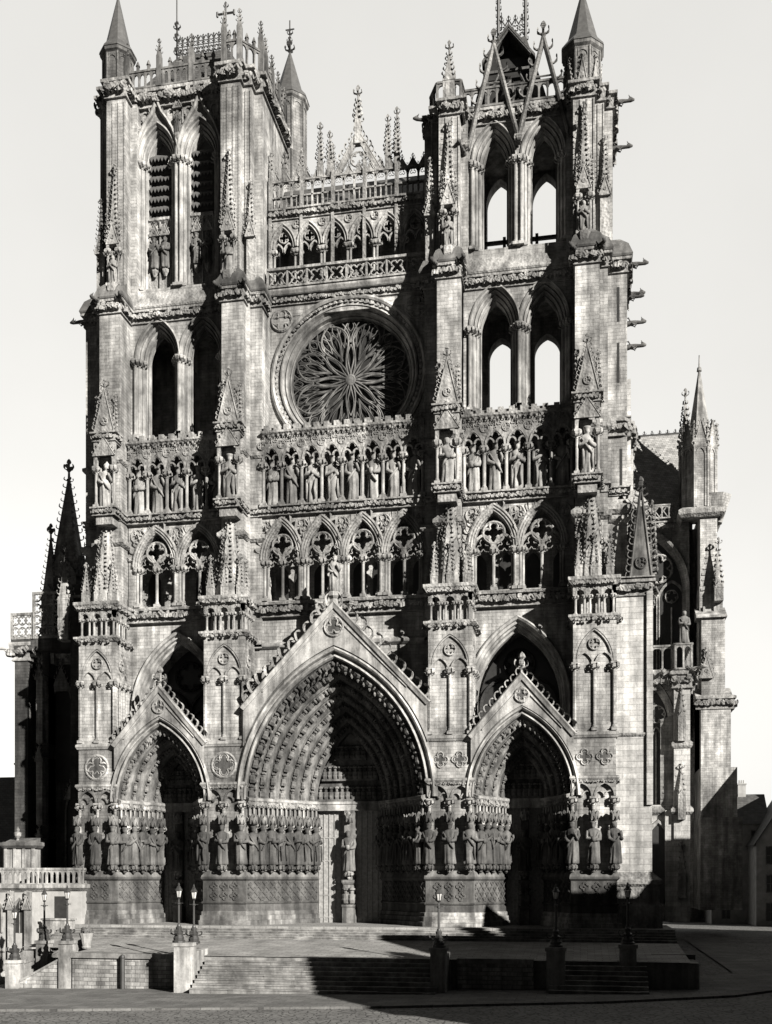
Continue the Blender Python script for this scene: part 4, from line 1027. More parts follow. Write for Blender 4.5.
cr = MB(); cr.tube([(-7.2, 13, 77.4), (-7.2, 13, 80.6)], .07, 5); cr.tube([(-7.6, 13, 79.8), (-6.8, 13, 79.8)], .06, 5)
for z in (78.4, 79.1): finial(cr, -7.2, 13, z, .6)
cr.tube([(-15.7, 7.5, 70), (-15.7, 7.5, 81.5)], .07, 5)
for z in (74.2, 75.4, 76.4): finial(cr, -15.7, 7.5, z, .75)
cr.tube([(-10.3, 4.6, 70), (-10.3, 4.6, 75.8)], .1, 5); cr.tube([(-11.0, 4.6, 74.9), (-9.6, 4.6, 74.9)], .09, 5)
for e in (-1, 1): cr.tube([(-10.3 + e * .72, 4.6, 74.7), (-10.3 + e * .72, 4.6, 75.1)], .1, 5)
finial(cr, -10.3, 4.6, 75.2, .5); cr.build('roof_cross', 'iron', T)
rf = MB(); rf.add([(-19.5, 4.6, 68.6), (-8, 4.6, 68.6), (-8, 10, 68.6), (-19.5, 10, 68.6), (-15.4, 7.3, 74.2), (-11.0, 7.3, 74.2)], [(0, 1, 5, 4), (1, 2, 5), (2, 3, 4, 5), (3, 0, 4)]); rf.build('roof', 'slate', T)
ct = MB()
for i in range(11):
    x = -15.6 + i * .47; ct.tube([(x, 7.3, 74.1), (x, 7.3, 75.6)], .05, 4)
    if i < 10: foil(ct, x + .235, 7.3, 74.5, .23, 4, .05); foil(ct, x + .235, 7.3, 75.1, .23, 4, .05, False, pi / 4); ct.tube([(x, 7.3, 75.3), (x + .235, 7.3, 75.7), (x + .47, 7.3, 75.3)], .05, 4)
    finial(ct, x, 7.3, 75.4, .3)
ct.build('roof_crest', 'iron', T)

# south tower, upper stage
Z0, Z1 = 50.6, 62.4; T = TR; xc = 13.75; cs = (11.85, 15.65)
u = MB(); arch_wall(u, 9.6, 17.9, Z0, Z1 + .2, 3.6, 5.0, [(c, 1.62, 59.4, 2.9, 52.5) for c in cs])
arch_wall(u, 7.1, 20.5, Z0, Z1, 9.9, 11, [(c, 1.15, 60.0, 2.05, 52.4) for c in cs])
for x in (7.0, 19.6): u.box(x, x + .9, 4.5, 10.5, Z0, Z1)
u.box(7.4, 20.3, 3.8, 10.9, Z1 - .2, Z1 + .1)
up = u.build('belfry_wall', 'stone', T)
fr = MB()
for z in (53.8, 54.9): fr.box(9.8, 18.0, 7.0, 7.25, z, z + .25); fr.box(9.8, 18.0, 8.6, 8.85, z - .2, z + .05)
for x in (10.2, 12.4, 13.75, 15.0, 17.3): fr.box(x - .12, x + .12, 7.0, 7.25, 51, 55.4); fr.tube([(x, 7.1, 52.6), (x + .9, 7.1, 54.2)], .1, 4)
fr.build('bell_frame', 'iron', T)
for c in cs:
    opening(up, c, 3.6, 52.5, 59.4, 2.9, 1.62, prof(3.6))
    for e in (-1, 1):
        for d, yy in ((1.68, 3.5), (1.42, 3.75), (1.18, 4.1)): column(up, c + e * d, yy, 52.5, .12, 6.9)
    g = MB()   # open gable rising over the parapet
    for s in (-1, 1):
        g.sweep([(c + s * 2.0, 60.2), (c, 68.0)], [(-.16, 3.1), (-.16, 3.4), (0, 3.5), (.16, 3.4), (.16, 3.1), (0, 3.0)])
        for k in range(6): t = .14 + .15 * k; crocket(g, (c + s * (.12 + 2.0 * (1 - t)), 3.25, 60.2 + 7.8 * t), (s, 0, .2), (0, 0, 1), .55)
    crocket(g, (c - 2.0, 3.2, 60.1), (0, -1, 0), (0, 0, 1), .5); crocket(g, (c + 2.0, 3.2, 60.1), (0, -1, 0), (0, 0, 1), .5)
    g.tube([(c - .75, 3.25, 65.1), (c + .75, 3.25, 65.1)], .07, 5); finial(g, c, 3.25, 67.8, 1.1); g.build('open_gable', 'darker', up)
for cx, o in ((8.55, False), (18.7, True)):
    p, zn = corner_pier(T, 1, cx, Z0, Z1 + .1, o)
    statue(cx, 1.5, zn, 2.5, 10 + o, 'small stone saint high on the ' + ('outer' if o else 'inner') + ' corner pier of the lower right tower', 'saints on the tower piers')
outl = [(-a + (13.75 - 13.9) * 0, b) for a, b in reversed(outl)]
outl = [(x - (.25 if x < 12 else .05), y) for x, y in outl]
cn = MB(); frieze(cn, outl, 62.1, 63.4, 1., .45); cn.box(7.4, 20.4, 3.7, 10.9, 62.5, 63.3); cn.build('cornice', 'carved', T)
balustrade(T, [(9.5, 3.4), (17.9, 3.4)], 63.4, 1.5, .62, 'mid'); balustrade(T, [(6.9, 3.6), (7.6, 2.2), (9.4, 2.2), (9.5, 3.4)], 63.4, 1.5, .8, 'mid'); balustrade(T, [(20.6, 10.8), (7, 10.8), (7, 3.6)], 63.4, 1.5, .8)
pinn(T, 8.5, 2.5, 63.4, .45, 1.5, 2.6, 'carved', .25, .4, .7)
for x, y, z, r in ((20.8, 4.2, 63.0, 1.57), (20.8, 7.0, 61.4, 1.57), (7.2, 3.4, 62.8, -1.2), (9.6, 3.2, 59.8, -.2), (17.8, 3.2, 59.8, .2)): gargoyle(T, x, y, z, r, 1.7)
for x, y, z, r in ((21.9, 4.6, 46.2, 1.57), (21.9, 4.6, 44.4, 1.57), (21.9, 7.2, 49.6, 1.57)): gargoyle(T, x, y, z, r, 1.5)
tower_turret(T, 18.6, 4.0, 63.2, 67.0, 71.6, 1.38)
tp = MB()
for k in range(8):
    a = k * pi / 4 - pi / 2; d = (cos(a), sin(a)); tp.frame((18.6 + d[0] * 1.32, 4 + d[1] * 1.32), (-d[1], d[0]), (-d[0], -d[1])); gablet(tp, 0, -.1, 63.4, .42, 2.2, .15, .15, .4, .4, True); tp.frame()
tp.build('turret_gablet', 'carved', T)
# slated lantern with the bell
ln = MB(); zb, zt = 63.4, 71.2
ln.plan([(9.7, 6.0), (16.4, 6.0), (16.4, 10.4), (9.7, 10.4)], zb, 66.4, [(10.2, 6.3), (15.6, 6.3), (15.6, 10), (10.2, 10)]); ln.plan([(10.2, 6.3), (15.6, 6.3), (15.6, 10), (10.2, 10)], 66.4, 71.8, [(11.8, 7.6), (14.1, 7.6), (14.1, 9), (11.8, 9)])
lan = ln.build('lantern_roof', 'lead', T)
dm = MB(); dx = 12.85
for s in (-1, 1):
    dm.box(dx + s * 1.75 - .12, dx + s * 1.75 + .12, 5.4, 7.0, 63.4, 68.6); dm.add([(dx + s * 2.1, 5.2, 68.2), (dx, 5.2, 70.9), (dx, 7.6, 70.9), (dx + s * 2.1, 7.6, 68.2), (dx + s * 2.1, 5.2, 68.45), (dx, 5.2, 71.15), (dx, 7.6, 71.15), (dx + s * 2.1, 7.6, 68.45)], [(0, 1, 2, 3), (7, 6, 5, 4), (0, 4, 5, 1), (0, 3, 7, 4)])
    dm.tube([(dx + s * 1.7, 5.5, 65.5), (dx + s * .7, 5.5, 67.6)], .1, 5)
dm.box(dx - 1.8, dx + 1.8, 5.4, 5.6, 67.5, 67.7); dm.box(dx - 1.8, dx + 1.8, 5.4, 5.6, 65.0, 65.15); dm.tube([(dx - 1.75, 5.3, 68.5), (dx, 5.3, 70.7), (dx + 1.75, 5.3, 68.5)], .12, 5); dm.build('dormer', 'slate', lan)
dk = MB(); dk.box(dx - 1.7, dx + 1.7, 6.05, 6.15, 63.6, 69.0); dk.build('dormer_opening', 'glass', lan)
be = MB(); be.lathe(dx, 5.75, [(.8, 65.4), (.72, 65.55), (.5, 66.2), (.42, 66.8), (.2, 67.05), (.05, 67.3)], 16); be.build('bell', 'bronze', lan, smooth=True)
cw = MB()
for s in (-1, 1):
    cw.tube([(12.95 + s * 1.1, 8, 71.4), (12.95 + s * 1.1, 8, 77.4)], .14, 6)
    for i in range(9):
        for q in (-1, 1): crocket(cw, (12.95 + s * 1.1, 8, 71.8 + i * .55), (q, 0, 0), (0, 0, 1), .3)
for i in range(4):
    x = 12.12 + i * .55
    foil(cw, x, 8, 72.2, .28, 4, .06); foil(cw, x, 8, 72.9, .28, 4, .06, False, pi / 4); cw.tube([(x - .28, 8, 73.2), (x, 8, 73.7), (x + .28, 8, 73.2)], .06, 4); finial(cw, x, 8, 73.4, .45)
cw.build('roof_crest', 'iron', lan)
# ---------------------------------------------------------------- nave, transept, chapels
nv = MB(); nv.box(-8, 8, 11, 60, 0, 43); nave = nv.build('nave', 'stone', cath)
r = MB(); r.add([(-7.6, 11.5, 43), (7.6, 11.5, 43), (0, 11.5, 59), (-7.6, 60, 43), (7.6, 60, 43), (0, 60, 59)], [(0, 1, 2), (0, 2, 5, 3), (1, 4, 5, 2), (3, 5, 4)]); r.build('roof', 'slate', nave)
sw = MB(); sw.box(21.0, 23.6, 1.0, 6, 0, 24.6); sw.box(23.2, 23.65, .8, 3, 9, 24.6); sw.box(8, 21.5, 10.8, 11.4, 0, 38); sw.box(-21.5, -8, 11, 11.6, 0, 50); sw.box(8, 23.4, 6, 20, 0, 24)
SWB = sw.build('corner_buttress', 'ashlar', cath)
s = MB(); frieze(s, [(21.0, .98), (23.6, .98), (23.6, 6)], 24.3, 25.6, .7, .5); s.box(21, 23.6, 1, 6, 24.6, 25.6); s.wedge(20.8, 23.8, .6, 5, 25.6, 25.7, 26.9); s.build('cornice', 'carved', SWB); s = MB(); string(s, [(21.0, 1.0), (23.6, 1.0), (23.6, 6)], 14.0, 14.3, .12); s.build('string_course', 'carved', SWB); s = MB(); s.psweep([(21.0, 1.0), (23.6, 1.0), (23.6, 6)], [(0, 0), (.7, 0), (.7, 1.6), (.5, 1.9), (.5, 3.0), (.7, 3.2), (.7, 3.5), (0, 4.1)]); s.build('plinth', 'carved', SWB)
g = MB(); gx = 22.85
g.plan([(22.1, 2.0), (23.5, 2.0), (23.5, 4.2), (22.1, 4.2)], 25.6, 32.4, [(22.7, 3.0), (22.8, 3.0), (22.8, 3.2), (22.7, 3.2)])
g.prism([(gx - .78, 25.6), (gx + .78, 25.6), (gx + .1, 31.2), (gx - .1, 31.2)], 1.9, 2.0)
rake(g, gx - .82, 25.6, gx - .05, 32.2, 1.9, .1, .5, .42); rake(g, gx + .82, 25.6, gx + .05, 32.2, 1.9, .1, .5, .42); finial(g, gx, 2.2, 32.0, 1.1); foil(g, gx, 1.85, 27.0, .4, 3, .08)
for e in (-.75, .85): spire(g, gx + e, 2.6, 26, 31.2 if e > 0 else 29, .3, 4, pi / 4, .42, .32, .6)
g.build('pinnacle', 'mid', SWB)
# stepped turret of the tower beside the outer buttress
tt = MB()
tt.box(20.4, 22.4, 4.2, 10, 24, 36.4); tt.box(20.4, 22.2, 3.6, 5, 24, 41.5)
TT = tt.build('stair_shaft', 'ashlar', cath)
s = MB(); frieze(s, [(20.0, 2.9), (21.6, 2.9), (22.2, 3.6), (22.2, 9)], 36.9, 38.3, .8, .5); s.box(20, 22.2, 3, 9, 36.9, 38.3); s.wedge(20, 22.2, 2.9, 5.5, 38.3, 38.4, 39.6); s.build('string_course', 'carved', TT); s = MB(); string(s, [(20.3, 2.7), (21.9, 2.7), (22.5, 3.9), (22.5, 9)], 31.0, 31.6, .3, .5); s.box(20.3, 22.4, 3.1, 9, 24, 31.5); s.build('string_course', 'carved', TT)
d = MB()
for z0, z1, x, y in ((26.0, 29.2, 21.5, 3.08), (32.0, 36, 21.45, 2.98), (41, 44, 21.25, 2.98), (45.6, 48.2, 21.25, 2.98)): d.box(x - .09, x + .09, y, y + .2, z0, z1)
d.build('slit_window', 'glass', TT)

# south chapel
CX = -1.5
def CS(mb):
    mb.v = [(x + (-.15 if 23.2 < x < 26.5 else CX), y, z) for x, y, z in mb.v]; return mb
cy = 13.0; ch = MB()
arch_wall(ch, 23.3, 28.8, 0, 20.6, cy, cy + 1, [(24.9, 1.25, 16.3, 3.6, 9.8)]); ch.box(24, 28.8, cy + 1, cy + 9, 0, 20.6)
ch.box(26.9, 28.8, cy - .5, cy, 0, 9.3); ch.box(27.6, 28.9, cy - .7, cy + .5, 0, 20.6)
CH = CS(ch).build('chapel', 'ashlar', cath)
c = MB(); frieze(c, [(23.5, cy), (27.4, cy), (27.5, cy - .8), (29.0, cy - .8), (29.0, cy + 6)], 19.4, 20.9, .8, .5); c.box(23.5, 29.0, cy - .6, cy + 8, 20.4, 20.95); string(c, [(23.5, cy), (27.6, cy), (27.6, cy - .7), (28.9, cy - .7), (28.9, cy + 6)], 8.9, 9.4, .25, .3); string(c, [(27.6, cy), (27.6, cy - .7), (28.9, cy - .7), (28.9, cy + 6)], 14.4, 14.9, .2, .2); CS(c).build('cornice', 'carved', CH)
balustrade(CH, [(22.5, cy - .3), (26.1, cy - .3), (26.2, cy - .9), (27.5, cy - .9), (27.5, cy + 6)], 20.95, 2.2, .8, 'carved')
w = MB(); w.prism([(23.5, 9.8)] + arch(1.3, 3.5, 0, 10, 0, 24.9, 16.3) + [(26.2, 9.8)], cy + .6, cy + .65); wn = CS(w).build('window', 'glass', CH)
m = MB(); m.sweep(arch(1.35, 3.6, 0, 12, 6.5, 24.9, 16.3), [(.3, cy + .02), (.2, cy - .14), (.02, cy - .06), (0, cy), (-.12, cy + .1), (-.2, cy + .3), (-.3, cy + .4), (-.3, cy + .6), (0, cy + .6)])
for e in (-.8, 0, .8): m.tube([(24.9 + e, cy + .5, 9.8), (24.9 + e, cy + .5, 16)], .08, 5); m.sweep(arch(.4, .8, 0, 6, 0, 24.9 + e, 15.6), [(.06, cy + .42), (.06, cy + .58), (-.06, cy + .58), (-.06, cy + .42)])
foil(m, 24.9, cy + .5, 17.5, .75, 6, .07); CS(m).build('tracery', 'stone', wn)
m = MB(); m.prism([(24.0, 1.5)] + arch(1.1, 2.2, 0, 8, 0, 25.0, 6.0) + [(26.1, 1.5)], cy - .06, cy + .02); CS(m).build('lower_window', 'glass', CH)
m = MB(); m.sweep(arch(1.15, 2.3, 0, 10, 4.5, 25.0, 6.0), [(.25, cy), (.2, cy - .2), (0, cy - .25), (-.1, cy - .05)]); CS(m).build('lower_window_moulding', 'white', CH)
for z in (2, 8.5, 15): pinn(CH, 26.7, cy - .85, z, .3, 2.0, 2.2, 'carved', .2, .4, .5)
gargoyle(CH, 27.2, cy - .8, 20.9, .9, 1.8, 'white'); gargoyle(CH, 25.0, cy - .3, 20.7, .2, 1.1, 'carved')
statue(26.9, cy - .8, 23.15, 2.7, 5, 'pale stone figure standing on the corner of the chapel balustrade', None, .2, 'fig')

# transept
ty = 51.8; t = MB()
arch_wall(t, 8, 31.2, 20, 46.5, ty, ty + 1.2, [(27.6, 3.2, 38.2, 6.4, 24)]); t.box(8, 30, ty + 1.2, 63, 0, 46.3); t.box(29, 34, ty + 2.2, 63, 0, 46); t.box(8, 26.5, 20, ty, 0, 22)
TRN = t.build('transept', 'stone', cath)
r = MB(); r.add([(8, ty + .2, 46.6), (31, ty + .2, 46.6), (31, 58.5, 59.6), (8, 58.5, 59.6), (31, 65.2, 46.6), (8, 65.2, 46.6)], [(0, 1, 2, 3), (2, 4, 5, 3), (1, 4, 2)]); r.build('roof', 'slate2', TRN)
rc = MB()
for i in range(18): finial(rc, 14 + i * .95, 58.5, 59.5, .5)
rc.box(8, 31, 58.4, 58.6, 59.5, 59.7); rc.build('ridge_crest', 'iron', TRN)
b = balustrade(TRN, [(20, ty - .5), (29.6, ty - .5)], 46.6, 1.7, .8); x = MB(); frieze(x, [(20, ty), (29.6, ty)], 45.0, 46.6, .8, .8)
for i in range(10): xx = 20 + i * .96; x.tube([(xx, ty - .5, 46.8), (xx + .96, ty - .5, 48.2)], .07, 4); x.tube([(xx, ty - .5, 48.2), (xx + .96, ty - .5, 46.8)], .07, 4)
x.build('cornice', 'carved', TRN)
w = MB(); w.prism([(24.5, 24)] + arch(3.1, 6.3, 0, 10, 0, 27.6, 38.2) + [(30.7, 24)], ty + .7, ty + .75); wn = w.build('window', 'glass', TRN)
m = MB(); m.sweep(arch(3.2, 6.4, 0, 14, 14, 27.6, 38.2), [(.5, ty), (.4, ty - .3), (.1, ty - .2), (0, ty), (-.3, ty + .3), (-.4, ty + .7), (0, ty + .7)])
foil(m, 27.6, ty + .5, 40.9, 1.7, 6, .14)
for e in (-1.6, 1.6):
    m.sweep(arch(1.55, 2.3, 0, 8, 13, 27.6 + e, 37.0), [(.14, ty + .35), (.14, ty + .65), (-.14, ty + .65), (-.14, ty + .35)]); foil(m, 27.6 + e, ty + .5, 37.5, .75, 5, .1)
    m.tube([(27.6 + e, ty + .5, 24), (27.6 + e, ty + .5, 36.2)], .12, 5)
m.build('tracery', 'stone', wn)
DX, DZ = -1.75, -2.4
def TS(mb):
    mb.v = [(x + DX, y, z + DZ if z > 20 else z * (20 + DZ) / 20) for x, y, z in mb.v]; return mb
tb = MB(); by = 49.0
tb.box(33.9, 35.8, by, 60, 0, 49.0); tb.box(33.8, 36.4, by - .2, 58, 0, 40.0); tb.box(33.9, 36.5, by - 1.4, 56, 0, 36); tb.box(33.8, 37.1, by - 1.7, 56, 0, 26.6); tb.box(33.7, 37.7, by - 2.4, 56, 0, 18.5); tb.box(33.6, 38.2, by - 2.9, 56, 0, 12)

for x0, x1, z, q in ((33.5, 36.5, 36, 1.4), (33.4, 37.1, 26.6, 1.7)): tb.wedge(x0 - .2, x1 + .2, by - q - .4, by + .5, z, z + .1, z + 1.6)
TB = TS(tb).build('transept_buttress', 'stone', cath)
for xx, z0, z1 in ((34.3, 37.6, 47), (35.5, 37.6, 47)): m = MB(); m.box(xx - .12, xx + .12, by - .45, by, 27.5, z0); TS(m).build('blind_shaft', 'white', TB)
s = MB(); frieze(s, [(33.2, by - 1.7), (37.4, by - 1.7), (37.4, 55)], 25.4, 27.0, .8, .7); string(s, [(31.9, by + 3), (31.9, by - .2), (36.2, by - .2), (36.2, 56)], 48.0, 48.9, .5, .4); gablet(s, 34.4, by - 1.9, 29.0, .8, 2.6, .4, .3, .5, .8); TS(s).build('string_course', 'carved', TB)
tb = MB(); tb.lathe(34.0, 51.0, [(.9, 45.5), (2.0, 48.6)], 8, pi / 8); tb.build('corbel', 'stone', TB)
o = MB(); o.lathe(34.0, 51.0, [(2.0, 48.6), (2.0, 56.2), (2.2, 56.6), (2.2, 56.9)], 8, pi / 8)
for k in range(8):
    a = k * pi / 4 + pi / 8; dd = (cos(a), sin(a)); o.tube([(34 + dd[0] * 2, 51 + dd[1] * 2, 48.8), (34 + dd[0] * 2, 51 + dd[1] * 2, 57.2)], .17, 6); spire(o, 34 + dd[0] * 2.05, 51 + dd[1] * 2.05, 57, 59, .25, 4, pi / 4, .5, .2, .5)
    a += pi / 8; dd = (cos(a), sin(a)); o.frame((34 + dd[0] * 1.87, 51 + dd[1] * 1.87), (-dd[1], dd[0]), (-dd[0], -dd[1])); o.prism([(-.8, 56.4), (.8, 56.4), (0, 59.6)], -.1, .15); o.sweep(arch(.5, .9, 0, 6, 6, 0, 55.5), [(.1, -.08), (.1, .1), (-.08, .1), (-.08, -.08)]); rake(o, -.85, 56.4, 0, 59.6, -.12, .07, .5, .3); rake(o, .85, 56.4, 0, 59.6, -.12, .07, .5, .3); o.frame()
TS(o).build('turret', 'stone', TB)
o = MB(); o.lathe(34, 51, [(1.6, 57), (.14, 66.0), (.3, 66.1), (.25, 66.5), (.1, 66.6), (.06, 68)], 8, pi / 8); TS(o).build('spire', 'white', TB)
pinn(TB, 30.9, 53.4, 45.6, .75, 9.5, 6.6, 'carved', .45, .7, 1.0); pinn(TB, 34.1, by - .8, 35.6, .5, 1.5, 5, 'carved', .35, .6, .8)

# north side: deep buttress chapel in the tower's shade
NX, NZ = 1.7, 1.12
def NS(mb):
    mb.v = [(x + NX, y, z * NZ if z > 0 else z) for x, y, z in mb.v]; return mb
ny = 9.0; n = MB()
n.box(-33.2, -31.9, ny - .5, ny + 5, -1, 21.6); n.box(-31.9, -26.0, ny + 1.6, ny + 7, -1, 21.6); n.box(-30.9, -30.3, ny + .2, ny + 2, -1, 21.6); n.box(-26, -21, 5, 12, -1, 24)
n.box(-27.6, -24.6, ny - .6, ny + 4, -1, 26.5); n.box(-33.4, -25.5, ny - .8, ny + 7, 21.4, 22.3)
NC = NS(n).build('chapel', 'black', cath, label='near black chapel in the shade of the tower')  # whole chapel body in one near-black stone tone
b = MB()
for xa, xb, z0, z1 in ((-33.3, -31.3, 22.3, 24.4), (-31.2, -28.6, 22.3, 26.0), (-28.5, -25.8, 22.3, 25.6)):
    b.box(xa, xb, ny - .85, ny - .65, z0, z0 + .2); b.box(xa, xb, ny - .85, ny - .65, z1 - .2, z1)
    k = int((xb - xa) / .6); 
    for i in range(k):
        x = xa + (i + .5) * (xb - xa) / k
        for j in range(int((z1 - z0) / .9)): foil(b, x, ny - .75, z0 + .6 + j * .9, .36, 4, .06, True, pi / 4)
    for x in (xa, xb): b.box(x - .08, x + .08, ny - .9, ny - .6, z0, z1)
NS(b).build('balustrade', 'carved', NC)
f = MB(); frieze(f, [(-33.3, ny + 3), (-33.3, ny - .5), (-31.8, ny - .5), (-31.8, ny + 1.5), (-26, ny + 1.5)], 20.6, 22.2, .9, .5); NS(f).build('cornice', 'stone', NC)
gargoyle(NC, -31.3, ny - .4, 24.2, -1.3, 2.4, 'white'); gargoyle(NC, -26.5, ny - .7, 27.2, .8, 1.8, 'white')
for x, z0, z1 in ((-29.6, 11, 19), (-28.3, 3, 10.2)):
    w = MB(); w.prism([(x - .8, z0)] + arch(.8, 1.6, 0, 6, 0, x, z1 - 1.6) + [(x + .8, z0)], ny + 1.5, ny + 1.62); NS(w).build('window', 'glass', NC)
    w = MB(); w.sweep(arch(.85, 1.7, 0, 8, z1 - z0 - 1.6, x, z1 - 1.6), [(.2, ny + 1.6), (.15, ny + 1.3), (0, ny + 1.35)]); gablet(w, x, ny + 1.2, z1 - .6, 1.0, 1.9, .2, .25, .4, .6); NS(w).build('window_moulding', 'stone', NC)
for x in (-30.6, -26.9, -25.4): 
    p = MB()
    for z in (1, 7.5, 14): p.box(x - .3, x + .3, ny - .9, ny + 1.5, z, z + 5.4); gablet(p, x, ny - 1.0, z + 5.0, .4, 1.2, .3, .2, .35, .5)
    NS(p).build('niche_shaft', 'stone', NC)
pinn(NC, -27.8, ny + 2.5, 25, 1.4, 6.0, 9.8, 'stone', .42, .62, 1.1)
pinn(NC, -28.9, ny + 1.2, 23, .62, 6.2, 5.6, 'stone', .3, .5, .9); pinn(NC, -29.9, ny + 2.2, 22, .4, 3.2, 3.5, 'stone', .25, .45, .7); pinn(NC, -25.6, ny + 2.2, 24.5, .5, 6, 6, 'stone', .3, .5, .8); pinn(NC, -25.0, ny - 3.5, 24, .5, 3.4, 4.2, 'stone', .3, .5, .8)

# ================================================================ GROUND
def gz(x, y): return -3.28 + .016 * x if y > -14 else -3.28 + .016 * x - .0  # street falls gently to the left
g = MB()
XS = [-400, -120, -60, -34, -20, -10, 0, 10, 20, 30, 60, 120, 400]
def zst(x): return -3.62 + .017 * max(-60, min(60, x))
for a, b in zip(XS, XS[1:]): g.add([(a, -300, zst(a)), (b, -300, zst(b)), (b, 600, zst(b)), (a, 600, zst(a))], [(0, 1, 2, 3)])
tag(g.build('street', 'cobble'), kind='structure')
# kerbed pavement along the foot of the steps
pv = MB(); KE = [(-60, -27.2), (-34, -25.6), (-10, -23.6), (8, -21.4), (20, -18.6), (27, -15.4), (31, -11), (32.5, -4), (33, 40)]
top = [(x, y, zst(x) + .13) for x, y in KE]; inn = [(x, y, zst(x) + .13) for x, y in [(-60, 8), (-34, 8), (-10, -4), (8, -4), (18, -4), (24, -4), (28, -3), (29, -1), (29.5, 40)]]
for i in range(len(KE) - 1): pv.add([top[i], top[i + 1], inn[i + 1], inn[i]], [(0, 1, 2, 3)])
tag(pv.build('pavement', 'pave'), kind='structure')
kb = MB()
for a, b in zip(top, top[1:]):
    d = norm((b[1] - a[1], a[0] - b[0], 0)); o = (.16 * d[0], .16 * d[1]); kb.add([(a[0], a[1], a[2] + .004), (b[0], b[1], b[2] + .004), (b[0] + o[0], b[1] + o[1], b[2] + .004), (a[0] + o[0], a[1] + o[1], a[2] + .004), (b[0] + o[0], b[1] + o[1], b[2] - .2), (a[0] + o[0], a[1] + o[1], a[2] - .2)], [(0, 1, 2, 3), (3, 2, 4, 5)])
tag(kb.build('kerb', 'pave'), kind='structure')
# raised parvis: top floor, upper flight, landing
pr = MB(); pr.box(-21.6, 25, -1.6, 6, -3.4, .0)
pr.add([(-15.2, -3.7, -.86), (25, -3.7, -.86), (25, -12.6, -1.45), (-15.2, -12.6, -1.45)], [(0, 1, 2, 3)])
pr.add([(-20.6, -3.7, -.86), (-15.2, -3.7, -.86), (-15.2, -9.6, -1.251), (-20.6, -9.6, -1.251)], [(0, 1, 2, 3)])
tag(pr.build('parvis', 'parvis'), kind='structure')
st = MB()
XL, XR = -5.6, 9.9; yb = -12.6; nS = 7; H = 2.05
def flight(x0, x1, yt, zt, n, rise, tread, zb):
    for i in range(n):
        x = x0 - random.uniform(0, 1.2)
        while x < x1:
            w = random.uniform(1.1, 2.3); a_, b_ = max(x, x0), min(x + w, x1); x += w
            if b_ - a_ < .05: continue
            jz, jy = random.uniform(-.018, .012), random.uniform(-.02, .02); z = zt - rise * (i + 1) + jz; ye = yt - tread * (i + 1) + jy; yb_ = yt - tread * i + .12
            st.box(a_ + .006, b_ - .006, ye + .05, yb_, zb, z - .07); st.box(a_ + .006, b_ - .006, ye, yb_, z - .07, z)
flight(XL, XR, yb, -1.45, nS, H / (nS + 1), .45, -4); flight(16.6, 22.4, yb, -1.45, nS, H / (nS + 1), .45, -4)
flight(-21.6, 25, -1.6, 0, 5, .17, .42, -3.4)
tag(st.build('steps', 'step'), kind='structure')
def wall(name, x0, x1, y0, y1, z0, z1, label, mat='rubble', cat='wall'):
    c = MB(); c.box(x0 - .0, x1 + .0, y0 - .16, y1, z1 - .32, z1); b = MB(); b.box(x0, x1, y0, y1, z0, z1 - .32)
    o = b.build(name, mat); c.build('coping', 'step', o); return tag(o, label, cat)
wall('retaining_wall', -15.2, -6.6, -12.75, -12.0, -4.6, -1.36, 'rubble stone retaining wall with pale coping left of the front steps')
wall('retaining_wall', 10.9, 15.6, -12.75, -12.0, -4.4, -1.36, 'shaded rubble retaining wall with coping right of the front steps')
wall('retaining_wall', 22.9, 25.6, -9, -8.4, -4.4, -1.2, 'short shaded stone wall with a pale coping at the far right end of the terrace')
fil = MB(); fil.box(-15.2, -7.5, -12.1, -3.6, -4.6, -1.5); fil.box(-20.6, -15.2, -9.6, -3.6, -4.6, -1.5); fil.box(10.5, 16.5, -12.1, -3.6, -4.6, -1.5); fil.box(-7.5, 10.5, -12.5, -3.6, -4.3, -1.5); fil.box(16.5, 25.5, -12.4, -3.6, -4.3, -1.5); tag(fil.build('terrace_fill', 'step'), kind='structure')

# pedestals with lamps
def pedestal(x, y, z0, z1, w, d, label, cheek=0.):
    b = MB(); b.box(x - w, x + w, y - d, y + d, z0, z1 - .22); b.box(x - w - .08, x + w + .08, y - d - .08, y + d + .08, z1 - .22, z1); b.box(x - w - .1, x + w + .1, y - d - .1, y + d + .1, z0, z0 + .35)
    if cheek: b.add([(x - w + .02, y + d, z0), (x + w - .02, y + d, z0), (x + w - .02, y + d + cheek, z0), (x - w + .02, y + d + cheek, z0), (x - w + .02, y + d, z1 - .6), (x + w - .02, y + d, z1 - .6), (x + w - .02, y + d + cheek, -1.0), (x - w + .02, y + d + cheek, -1.0)], [(4, 5, 6, 7), (0, 1, 5, 4), (1, 2, 6, 5), (2, 3, 7, 6), (3, 0, 4, 7)])
    return tag(b.build('pedestal', 'white' if x < 0 else 'step'), label, 'pedestal', 'stone lamp pedestals')
